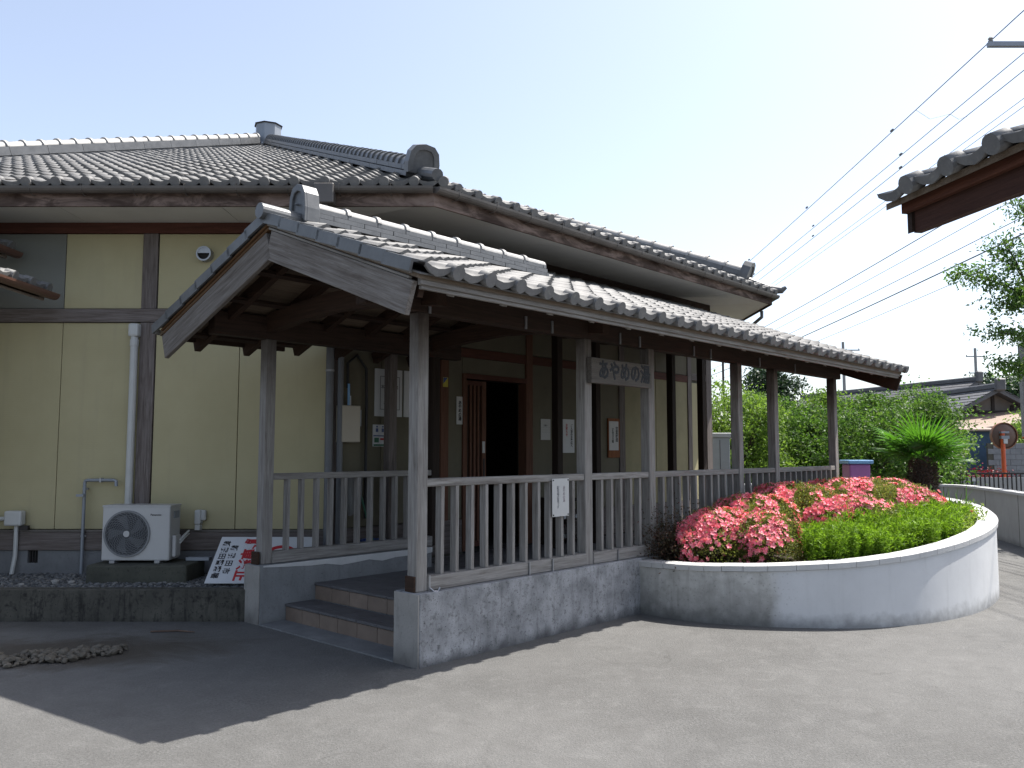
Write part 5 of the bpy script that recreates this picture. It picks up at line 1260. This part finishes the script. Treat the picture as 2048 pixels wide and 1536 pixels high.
# purple bin
BN = Thing('storage_bin', 'magenta plastic bin with a light blue lid beyond the far end of the porch', 'bin', (7.0, 16.8, 0))
BN.part('tub', MB().prism([(6.70, 16.5, .95), (7.12, 16.5, .95), (7.12, 16.9, .95), (6.70, 16.9, .95)], (0, 0, .50)), PURPLE, bevel=.03, seg=2)
BN.part('lid', MB().box(6.66, 7.17, 16.46, 16.94, 1.455, 1.53), LBLUE, bevel=.02, seg=2); BN.part('stand', MB().box(6.72, 7.2, 16.55, 16.86, 0, .949), GREYMET)
# storage locker and board near wall B's far end
LK = Thing('storage_locker', 'grey metal storage locker standing beyond the far corner of the hall', 'locker', (4.55, 18, 0))
LK.part('cabinet', MB().box(4.28, 4.70, 17.9, 18.5, 0, 2.0), GREYMET, bevel=.01); LK.part('lid', MB().box(4.24, 4.78, 17.86, 18.54, 2.002, 2.10), m_plain('locker_lid', (.42, .45, .50), .5), bevel=.01); LK.part('door_gap', MB().box(4.48, 4.49, 17.893, 17.899, .05, 1.95), BLACK)

# ------------------------------------------------------------------ trees
def limb(mb, p, d, L, r, depth, tips, spread=.6, n=5):
    pts = [p]; q = Vector(p); dd = Vector(d).normalized()
    for i in range(n):
        dd = (dd + Vector((random.gauss(0, .13), random.gauss(0, .13), random.gauss(.02, .08)))).normalized(); q = q + dd * (L / n); pts.append(q.copy())
        if depth > 0 and i >= 1 and random.random() < .85:
            e = (dd + Vector((random.gauss(0, spread), random.gauss(0, spread), random.gauss(.15, .3)))).normalized(); limb(mb, q, e, L * random.uniform(.5, .72), r * (1 - i / n) * .7, depth - 1, tips, spread, 4)
    mb.tube(pts, [max(.004, r * (1 - .8 * i / n)) for i in range(n + 1)], 6 if depth else 4, caps=False)
    tips += pts[2:]
def tree(name, label, cat, x, y, H_, Rr, n_leaf, mat, group=None, z0=.0, leaf=.10, trunk=.14, bottom=.30, clumps=120, cl=.42, lean=(0, 0)):
    T = Thing(name, label, cat, (x, y, z0), group=group); mb = MB(); tips = []
    mb.tube([(x, y, z0 - .1), (x + .04, y, z0 + H_ * .18), (x + lean[0] * .3, y + lean[1] * .3, z0 + H_ * .36)], [trunk, trunk * .8, trunk * .62], 9)
    for k in range(6):
        a = 2 * PI * k / 6 + random.uniform(-.4, .4); limb(mb, (x + lean[0] * .3 * (k % 2), y, z0 + H_ * random.uniform(.22, .36)), (math.cos(a) * .8, math.sin(a) * .8, random.uniform(.5, 1.3)), H_ * .5, trunk * .5, 1, tips)
    T.part('trunk', mb, BARK)
    C = []
    while len(C) < clumps:
        a = RNG.uniform(0, 2 * PI); v = RNG.uniform(-1, 1); rr = RNG.uniform(.45, 1.0) ** .6
        s = math.sqrt(1 - v * v); lump = 1 + .22 * math.sin(3 * a + x) + .15 * math.sin(5 * v + y)
        C.append((x + lean[0] + Rr * rr * s * math.cos(a) * lump, y + lean[1] + Rr * rr * s * math.sin(a) * lump, z0 + H_ * (bottom + (1 - bottom) * (.5 + .5 * v * rr * lump))))
    C = np.array(C); idx = RNG.integers(len(C), size=n_leaf); sz = RNG.uniform(.5, 1.2, len(C))[idx][:, None]
    P = C[idx] + RNG.normal(size=(n_leaf, 3)) * np.array([cl, cl, cl * .62]) * sz
    P = P[P[:, 2] > z0 + .25]; m = len(P)
    V, F = leaves(P, rdir(m, (0, 0, -.35)), RNG.uniform(.7, 1.35, m) * leaf, RNG.uniform(.42, .6, m) * leaf)
    T.arr('crown', V, F, mat, kind='stuff'); return T
TR = [(6.2, 23.0, 3.5, 1.5, 22000, LEAF_TREE2, 'cherry tree seen between the far end of the hall and the first outer post'),
      (8.3, 24.8, 3.3, 1.8, 30000, LEAF_TREE, 'cherry tree behind the pair of outer porch posts'),
      (10.4, 26.5, 3.6, 2.0, 32000, LEAF_TREE2, 'pale green bushy tree seen between the last two porch posts'),
      (9.6, 22.3, 2.6, 1.4, 20000, LEAF_TREE, 'darker low tree standing in front of its paler neighbour beyond the railing'),
      (11.9, 25.2, 3.6, 1.6, 30000, LEAF_TREE, 'spreading tree right beyond the end of the porch roof'),
      (13.0, 26.6, 3.3, 1.2, 20000, LEAF_TREE2, 'light green tree in front of the tiled houses')]
for x, y, h, r, n, mt, lab in TR: tree('broadleaf_tree', lab, 'tree', x, y, h, r, n, mt, 'row of trees beyond the porch', leaf=.105, bottom=.30 if x > 13 else .08, clumps=95, cl=.27, trunk=.10)
for x, y, h, r, n, lab in ((11.7, 24.4, 2.3, 1.2, 12000, 'dark shaded bush under the spreading tree left of the palm'), (7.4, 25.6, 2.2, 1.6, 10000, 'low dark bush at the foot of the trees behind the porch posts'), (11.0, 24.6, 2.0, 1.4, 10000, 'low bush beyond the last outer porch post')):
    tree('bush', lab, 'bush', x, y, h, r, n, LEAF_TREE, 'bushes at the foot of the trees', leaf=.11, bottom=.0, clumps=80, cl=.3, trunk=.05)
tree('conifer', 'round dark evergreen rising behind the trees between two outer posts', 'tree', 15.2, 48.5, 6.6, 1.45, 12000, LEAF_DARK, leaf=.22, bottom=.2, clumps=160, cl=.36, trunk=.2)
tree('evergreen_tree', 'dark tree behind the tiled house at the far right', 'tree', 34.0, 58.0, 6.5, 2.6, 12000, LEAF_DARK, leaf=.36, bottom=.2, clumps=90, cl=.8, trunk=.25)
tree('evergreen_tree', 'lighter tree beside the dark one behind the houses', 'tree', 36.5, 60.0, 6.4, 2.6, 9000, LEAF_TREE, leaf=.36, bottom=.2, clumps=80, cl=.8, trunk=.25)
# near cherry at the right: only its branch ends reach into the picture
NC = Thing('cherry_tree', 'cherry tree whose leafy branch ends reach in at the right edge below the tiled eave', 'tree', (11.6, 15.4, 0)); mb = MB()
mb.tube([(11.6, 15.4, 0), (11.5, 15.35, 1.4), (11.3, 15.2, 2.8)], [.2, .17, .14], 10)
def pxy(px, py, Y): k = Y / (math.cos(math.atan(135/1655)) + math.sin(math.atan(135/1655)) * (py - 768) / 1655); ct, st = math.cos(math.atan(135/1655)), math.sin(math.atan(135/1655)); return ((px - 1024) / 1655 * k, Y, 1.7 + (st - ct * (py - 768) / 1655) * k)
BRN_ = [[(11.3, 15.2, 2.8), pxy(2100, 620, 15.0), pxy(2040, 585, 14.8), pxy(1985, 562, 14.6), pxy(1905, 545, 14.4)], [pxy(2060, 592, 14.9), pxy(2030, 520, 14.8), pxy(2000, 480, 14.7)], [pxy(2100, 560, 15), pxy(2060, 440, 15), pxy(2035, 405, 14.9)],
        [(11.3, 15.2, 2.8), pxy(2090, 690, 15.0), pxy(2040, 672, 14.8), pxy(1975, 662, 14.6)], [(11.3, 15.2, 2.6), pxy(2090, 760, 15), pxy(2050, 735, 14.8), pxy(2000, 722, 14.6)], [pxy(2048, 590, 14.9), pxy(2035, 612, 14.7), pxy(1998, 602, 14.6)],
        [(11.3, 15.2, 2.6), pxy(2100, 500, 15.2), pxy(2090, 430, 15.2)]]
acc = Acc()
for bi, bp in enumerate(BRN_):
    cv = [Vector(p) for p in catmull(bp, 6)]; mb.tube(cv, [max(.005, .035 * (1 - i / len(cv))) for i in range(len(cv))], 5, caps=False)
    for i, p in enumerate(cv):
        if p.x / p.y < .50: continue
        for _ in range(5):
            s = np.array(p) + RNG.normal(size=3) * np.array([.12, .12, .06]); n = 11
            V, F = leaves(s + RNG.normal(size=(n, 3)) * .055, rdir(n, (0, 0, -.55)), RNG.uniform(.06, .10, n), RNG.uniform(.026, .042, n)); acc.add(V, F)
for px, py, k in ((2030, 520, 90), (2005, 500, 60), (1960, 545, 60), (1925, 542, 34), (2040, 575, 90), (1990, 555, 60), (2046, 425, 22), (2040, 665, 50), (2000, 660, 30), (2040, 735, 50), (2046, 600, 60)):
    n = int(k * 2.2); V, F = leaves(np.array(pxy(px, py, 14.7)) + RNG.normal(size=(n, 3)) * np.array([.17, .25, .10]), rdir(n, (0, 0, -.5)), RNG.uniform(.06, .10, n), RNG.uniform(.026, .042, n)); acc.add(V, F)
for _ in range(95):                       # the rest of the crown, right of the picture
    c = np.array([12.9, 15.9, 4.5]) + RNG.normal(size=3) * np.array([.75, 1.1, .75])
    if c[0] / c[1] < .68: continue
    n = 190; V, F = leaves(c + RNG.normal(size=(n, 3)) * np.array([.24, .24, .15]), rdir(n, (0, 0, -.5)), RNG.uniform(.08, .13, n), RNG.uniform(.035, .055, n)); acc.add(V, F)
for k in range(9): limb(mb, (11.3, 15.2, 2.8), (random.uniform(.2, 1), random.uniform(-.8, .9), random.uniform(.5, 1.2)), 2.6, .07, 1, [])
NC.part('trunk', mb, BARK); V, F = acc.done(); NC.arr('crown', V, F, LEAF_TREE, kind='stuff')

# ------------------------------------------------------------------ houses beyond the road
def gable_house(name, label, x0, x1, y0, y1, ze, zr_, axis, ov=.6, wallm=BGWALL, roofm=BGROOF, tie=True):
    T = Thing(name, label, 'house', ((x0 + x1) / 2, (y0 + y1) / 2, 0)); T.part('wall', MB().box(x0, x1, y0, y1, 0, ze), wallm)
    if axis == 'y':                        # ridge runs along y, gable faces the camera
        xm = (x0 + x1) / 2; T.part('gable', MB().prism([(x0, y0, ze), (x1, y0, ze), (xm, y0, zr_)], (0, y1 - y0, 0)), wallm)
        sl_ = (zr_ - ze) / ((x1 - x0) / 2)
        for s in (-1, 1):
            xe_ = xm + s * ((x1 - x0) / 2 + ov); zz = ze - sl_ * ov; r_ = T.part('roof', MB().prism([(xm, y0 - ov, zr_), (xe_, y0 - ov, zz), (xe_, y0 - ov, zz + .16), (xm, y0 - ov, zr_ + .18)], (0, y1 - y0 + 2 * ov, 0)), roofm)
            for k in range(int(((x1 - x0) / 2 + ov) / .3)):
                f = (k + .5) * .3 / ((x1 - x0) / 2 + ov); T.part('tile_course', MB().box(-.13, .13, 0, y1 - y0 + 2 * ov + .04, 0, .03), roofm, r_).matrix_local = Matrix.Translation(Vector((xm + (xe_ - xm) * f, y0 - ov - .02, zr_ + .19 + (zz - zr_) * f)) - T.org) @ Matrix.Rotation(math.atan(sl_) * s, 4, 'Y') @ Matrix.Translation(T.org)
        T.part('ridge', MB().box(xm - .18, xm + .18, y0 - ov - .05, y1 + ov, zr_ + .15, zr_ + .42), roofm, bevel=.05); T.part('onigawara', MB().box(xm - .24, xm + .24, y0 - ov - .2, y0 - ov - .02, zr_ + .05, zr_ + .62), roofm, bevel=.06)
        if tie:
            T.part('tie_beam', MB().box(x0, x1, y0 - .06, y0 - .005, ze - .05, ze + .10), BGTRIM)
            for k in (-.5, 0, .5): T.part('strut', MB().box(xm + k * (x1 - x0) * .5 - .07, xm + k * (x1 - x0) * .5 + .07, y0 - .06, y0 - .004, ze + .11, zr_ - abs(k) * (zr_ - ze) - .12), BGTRIM)
    else:
        ym = (y0 + y1) / 2; sl_ = (zr_ - ze) / ((y1 - y0) / 2)
        T.part('gable', MB().prism([(x0, y0, ze), (x0, y1, ze), (x0, ym, zr_)], (x1 - x0, 0, 0)), wallm)
        for s in (-1, 1):
            ye_ = ym + s * ((y1 - y0) / 2 + ov); zz = ze - sl_ * ov; r_ = T.part('roof', MB().prism([(x0 - ov, ym, zr_), (x0 - ov, ye_, zz), (x0 - ov, ye_, zz + .16), (x0 - ov, ym, zr_ + .18)], (x1 - x0 + 2 * ov, 0, 0)), roofm)
            if s < 0:
                for k in range(int(((y1 - y0) / 2 + ov) / .3)):
                    f = (k + .5) * .3 / ((y1 - y0) / 2 + ov); T.part('tile_course', MB().box(0, x1 - x0 + 2 * ov, -.13, .13, 0, .03), roofm, r_).matrix_local = Matrix.Translation(Vector((x0 - ov, ym + (ye_ - ym) * f, zr_ + .19 + (zz - zr_) * f)) - T.org) @ Matrix.Rotation(math.atan(sl_), 4, 'X') @ Matrix.Translation(T.org)
        T.part('ridge', MB().box(x0 - ov, x1 + ov, ym - .18, ym + .18, zr_ + .15, zr_ + .42), roofm, bevel=.05); T.part('onigawara', MB().box(x1 + ov - .05, x1 + ov + .15, ym - .22, ym + .22, zr_ + .1, zr_ + .7), roofm, bevel=.06)
    return T
def WIN(T, x0, x1, y, z0, z1, frame=BGTRIM):
    w = T.part('window', MB().box(x0, x1, y - .05, y - .005, z0, z1), frame); T.part('pane', MB().box(x0 + .06, x1 - .06, y - .06, y - .051, z0 + .06, z1 - .06), m_plain('dark_pane', (.02, .025, .03), .15), w)
h1 = gable_house('tiled_house', 'old dark-tiled house with a long ridge behind the light green tree', 16.05, 29.65, 48, 55, 3.5, 5.30, 'x', .8); WIN(h1, 19.5, 21, 48, 1.2, 2.6); WIN(h1, 24, 25.6, 48, 1.2, 2.6)
h1.e.rotation_euler = (0, 0, R(-73.3))
h2 = gable_house('gabled_house', 'tiled house with timbered gable facing the road at the right edge', 20.1, 23.5, 37.5, 44, 3.45, 4.35, 'y', .55)
WIN(h2, 20.3, 21.3, 37.5, 1.0, 2.4)
h2.part('entrance_opening', MB().box(21.6, 22.8, 37.44, 37.49, 0, 2.5), BLACK); h2.part('porch_post', MB().box(20.9, 21.05, 36.0, 36.15, 0, 2.75), BGTRIM)
h2.part('lean_to_roof', MB().prism([(19.7, 35.2, 2.62), (26.4, 35.2, 3.35), (26.4, 37.4, 3.95), (19.7, 37.4, 3.1)], (0, 0, .07)), BGMETAL)
SH = Thing('blue_shed', 'blue-grey shed wall behind the palm leaves', 'shed', (16.9, 31, 0)); SH.part('wall', MB().box(15.9, 18.0, 31, 34, 0, 2.45), BGBLUE); SH.part('roof', MB().prism([(15.7, 30.7, 2.46), (18.2, 30.7, 2.46), (18.2, 34.2, 2.8), (15.7, 34.2, 2.8)], (0, 0, .06)), BGMETAL)
BW_ = Thing('block_wall', 'grey concrete block garden wall beyond the road at the right edge', 'wall', (20, 30, 0)); bk = MB().box(.004, .396, 0, .12, .004, .196).mesh('block', BLOCKM, bevel=.004)
BW_.part('footing', MB().box(17.2, 22.0, 30.02, 30.10, 0, 2.0), SEAM)
for r in range(10):
    for k in range(12): BW_.inst('block', bk, (17.2 + k * .4 + (.2 if r % 2 else 0), 30, r * .2))
tree('garden_shrub', 'yellow-green shrub beside the dark house entrance', 'shrub', 18.6, 31.5, 2.5, .8, 4000, LEAF_TREE2, leaf=.12, bottom=.1, clumps=50, cl=.2, trunk=.05)
tree('garden_shrub', 'rounded yellow-green shrub behind the block wall under the mirror', 'shrub', 20.2, 32, 3.4, .9, 4500, LEAF_TREE2, leaf=.12, bottom=.3, clumps=50, cl=.22, trunk=.05)
RF = Thing('red_azalea', 'low dark red flowering azalea beyond the road fence', 'shrub', (16.6, 29.2, 0)); n = 3000; P = np.array([16.75, 29.2, .70]) + RNG.normal(size=(n, 3)) * np.array([.32, .2, .16]); P[:, 2] = np.clip(P[:, 2], .05, 1.35)
V, F = leaves(P, rdir(n, (0, 0, .4)), RNG.uniform(.06, .10, n), RNG.uniform(.04, .06, n)); RF.arr('flowers', V, F, m_leaf('deep_red_petal', [lf(.30, .01, .04), lf(.22, .01, .03), lf(.05, .07, .02)], .3), kind='stuff')
SPN = Thing('sign_post', 'tall pale sign panel with a grey lamp at the right edge of the photo', 'sign', (11.4, 18.0, 0)); SPN.part('panel', MB().box(11.14, 11.50, 18.0, 18.12, 2.02, 4.05), POLEM, bevel=.01); SPN.part('panel_edge', MB().box(11.15, 11.49, 17.995, 18.12, 1.98, 2.018), ORANGE); SPN.part('pole', MB().tube([(11.40, 18.25, 0), (11.40, 18.25, 4.2)], .06, 10), GREYMET)
SPN.part('lamp_head', MB().prism([(10.72, 17.9, 4.22), (11.0, 17.9, 4.30), (11.0, 17.9, 4.42), (10.80, 17.9, 4.38)], (0, .3, 0)), GREYMET, bevel=.02); SPN.part('lamp_arm', MB().tube([(11.0, 18.05, 4.34), (11.40, 18.25, 4.18)], .025, 8), GREYMET)

# ------------------------------------------------------------------ poles and wires
def upole(x, y, h, r, arms, label, dirx=1.0):
    T = Thing('utility_pole', label, 'utility pole', (x, y, 0)); T.part('pole', MB().tube([(x, y, 0), (x, y, h)], [r, r * .72], 12), POLEM)
    for z, x0, x1 in arms:
        ca_ = T.part('crossarm', MB().box(x + x0, x + x1, y - .05, y + .05, z - .05, z + .05), GREYMET)
        for q in np.linspace(x0 + .06, x1 - .06, 3): T.part('insulator', MB().lathe([(.03, .05), (.055, .08), (.03, .10), (.055, .13), (.02, .17)], (x + q, y, z), 8), POLEM, ca_)
    return T
pw = upole(11.7, 17.0, 11.3, .16, [(10.35, -1.55, .6), (9.3, -.7, 1.0), (7.0, -.7, .8)], 'near utility pole whose crossarm end shows at the top right corner')
upole(28.2, 70, 11.0, .16, [(10.3, -.9, 1.4)], 'far utility pole with one crossarm above the porch roof end')
upole(44.5, 79, 11.6, .17, [(10.8, -.9, .9), (9.2, -.7, 1.0)], 'far utility pole with two crossarms above the tiled houses')
th_ = Thing('lamp_pole', 'thin dark pole seen through the porch beyond the end of the hall', 'pole', (8.2, 32, 0)); th_.part('shaft', MB().tube([(8.2, 32, 0), (8.2, 32, 8.6)], .045, 8), DARKMET)
WR = [(2024, 42, .012), (2048, 105, .010), (2048, 140, .010), (2048, 196, .007), (2048, 212, .007), (2048, 352, .013), (2048, 388, .008), (2048, 432, .010), (2048, 466, .017), (2048, 505, .008)]
names = ['highest', 'second highest', 'third', 'thin fourth', 'thin fifth', 'lashed sixth', 'thin seventh', 'eighth', 'thick dark ninth', 'lowest']
for i, (px, py, r) in enumerate(WR):
    p = Vector(pxy(px, py, 17.0)); mb = MB(); pts = []
    for k in range(41):
        t = k / 40; s = -14 + 110 * t; u = (s % 40) / 40; sag = -4 * .12 * u * (1 - u) if i < 5 else -4 * .18 * u * (1 - u)
        wob = .012 * math.sin(s * 2.2) if i == 5 else 0
        pts.append(p + Vector((.030 * s, s, sag + wob)))
    mb.tube(pts, r, 5, caps=False)
    if i < 3:
        for s in (6, 13.5, 22): mb.tube([p + Vector((.03 * s, s - .06, -.02)), p + Vector((.03 * s, s + .06, -.02))], r * 3, 6)
    single('wire', mb, WIREM, names[i] + ' overhead wire running away above the road, counted from the top', 'wire', p, group='overhead wires above the road')
q1, q2, q3 = [Vector(pxy(px, py, 17.0 + 6)) for px, py in ((1832, 220), (1900, 228), (1934, 233))]
single('wire', MB().tube([q1, q1.lerp(q2, .4) - Vector((0, 0, .22)), q2, q2.lerp(q3, .5) - Vector((0, 0, .12)), q3], .006, 5, caps=False), WIREM, 'short slack jumper wire looping across the top three overhead wires', 'wire', q1)

# ================================================================== OVERHANGING EAVE, TOP RIGHT
FRN = Vector((.195, -.98, 0)).normalized()           # along the eave, toward the camera
OB = Vector((2.30, 4.98, 3.215))
ER = Thing('gate_roof', 'corner of a second tiled roof with red-brown boards overhanging at the top right', 'roof', tuple(OB))
inn = Vector((-FRN.y, FRN.x, 0)); inn = inn if inn.x > 0 else -inn
s_ = .42; cc = 1 / math.hypot(1, s_); eyG = (inn * cc + Vector((0, 0, s_ * cc))); exG = -FRN
O2 = OB + FRN * (TW * 12)
dk = ER.part('roof_deck', MB().add([OB, OB + FRN * 4.2, OB + FRN * 4.2 + eyG * 1.5, OB + eyG * 1.5] + [v - Vector((0, 0, .04)) for v in (OB, OB + FRN * 4.2, OB + FRN * 4.2 + eyG * 1.5, OB + eyG * 1.5)], [(3,2,1,0),(4,5,6,7),(0,1,5,4),(1,2,6,5),(2,3,7,6),(3,0,4,7)]), SHEATH)
ezc = exG.cross(eyG)
for i in range(12):
    for j in range(5):
        m = slope_mx(O2 + exG * (i * TW) + eyG * (j * TL), exG, eyG)
        if ezc.z < 0: m = slope_mx(O2 + exG * ((i + 1) * TW) + eyG * (j * TL), -exG, eyG)
        ER.instm('eave_tile' if j == 0 else 'tile', EAVE_ME if j == 0 else TILE_ME, m, dk)
fb = OB + inn * .05
def gboard(nm, off, z0, z1, mat, w=.03, st=.0):
    p = OB + inn * off + FRN * st; me = MB().box(0, 4.2, 0, w, z0, z1).mesh(nm, mat); m = Matrix((FRN, inn if FRN.cross(inn).z > 0 else -inn, Vector((0, 0, 1)))).transposed().to_4x4(); m.translation = p; return ER.instm(nm, me, m)
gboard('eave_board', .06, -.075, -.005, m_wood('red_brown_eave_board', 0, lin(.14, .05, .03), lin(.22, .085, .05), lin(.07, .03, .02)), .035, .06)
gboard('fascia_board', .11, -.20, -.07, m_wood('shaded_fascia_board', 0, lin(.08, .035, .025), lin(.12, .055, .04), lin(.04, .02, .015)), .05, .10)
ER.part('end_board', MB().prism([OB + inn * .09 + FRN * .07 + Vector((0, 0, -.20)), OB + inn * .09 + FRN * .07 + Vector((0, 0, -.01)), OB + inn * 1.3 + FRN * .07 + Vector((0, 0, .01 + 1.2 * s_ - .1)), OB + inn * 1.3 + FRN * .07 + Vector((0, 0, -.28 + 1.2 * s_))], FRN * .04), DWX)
for k in range(9):
    p = OB + FRN * (.35 + k * .45) + inn * .16; ER.part('rafter', MB().bar(p + Vector((0, 0, -.06 + .16 * s_ - .02)), p + inn * 1.15 + Vector((0, 0, -.06 + 1.31 * s_ - .02)), .05, .07), DWY)
gp_a = ER.part('gate_post', MB().box(*[x for x in (3.55, 3.70, 3.7, 3.85, 0, 3.62)]), WALLWZ); gp_b = ER.part('gate_post', MB().box(3.95, 4.10, 1.6, 1.75, 0, 3.62), WALLWZ)

# ================================================================== SMALL ANNEX EAVES, FAR LEFT
def annex(zg, xg, y1, y0, label, rows=3):
    T = Thing('annex_eave', label, 'eave', (xg, y1, zg)); s2 = .30; ey2 = Vector((-1, 0, s2)).normalized(); ex2 = Vector((0, -1, 0))
    # slope rises to the left (-x); the gutter runs along y toward the camera
    T.part('gutter', half_pipe(MB(), (xg, y1, zg), (xg, y0, zg), .068), m_plain('brown_gutter', (.17, .085, .06), .45))
    T.part('eave_board', MB().box(xg - .09, xg - .06, y0, y1 - .1, zg - .09, zg + .02), m_plain('pale_eave_board', (.33, .27, .22), .8)); dk = T.part('roof_deck', MB().prism([(xg - .05, y0, zg + .02), (xg - 1.3, y0, zg + .02 + 1.25 * s2), (xg - 1.3, y0, zg - .02 + 1.25 * s2), (xg - .05, y0, zg - .02)], (0, y1 - .12 - y0, 0)), DWY)
    n = int((y1 - .1 - y0) / TW)
    for i in range(n):
        for j in range(rows):
            m = slope_mx(Vector((xg - .04, y1 - .12 - i * TW, zg + .01)) + ey2 * (j * TL), ex2, ey2)
            if ex2.cross(ey2).z < 0: m = slope_mx(Vector((xg - .04, y1 - .12 - (i + 1) * TW, zg + .01)) + ey2 * (j * TL), -ex2, ey2)
            T.instm('eave_tile' if j == 0 else 'tile', EAVE_ME if j == 0 else TILE_ME, m, dk)
    T.part('soffit', MB().prism([(xg - .06, y0, zg - .05), (xg - 1.3, y0, zg + 1.2 * s2 - .08), (xg - 1.3, y0, zg + 1.2 * s2 - .10), (xg - .06, y0, zg - .07)], (0, y1 - .2 - y0, 0)), SHEATH)
    for k in range(3): T.part('gutter_bracket', MB().tube([(xg - .06, y1 - .2 - k * .5, zg - .03), (xg, y1 - .2 - k * .5, zg - .06), (xg + .06, y1 - .2 - k * .5, zg + .01)], .005, 5), STEEL)
    return T
annex(3.50, -5.26, 9.40, 7.9, 'lower small tiled eave with a brown gutter at the left edge'); annex(4.02, -5.80, 9.55, 8.7, 'upper small tiled eave at the far left above its neighbour', 2)
AW = Thing('annex_wall', 'yellow side wall of the small annex at the far left', 'wall', (-6.9, 8.8, 0)); AW.part('wall', MB().box(-7.4, -6.4, 8.6, 9.60, .3, 3.7), SIDING)
print('objects', len(bpy.data.objects))
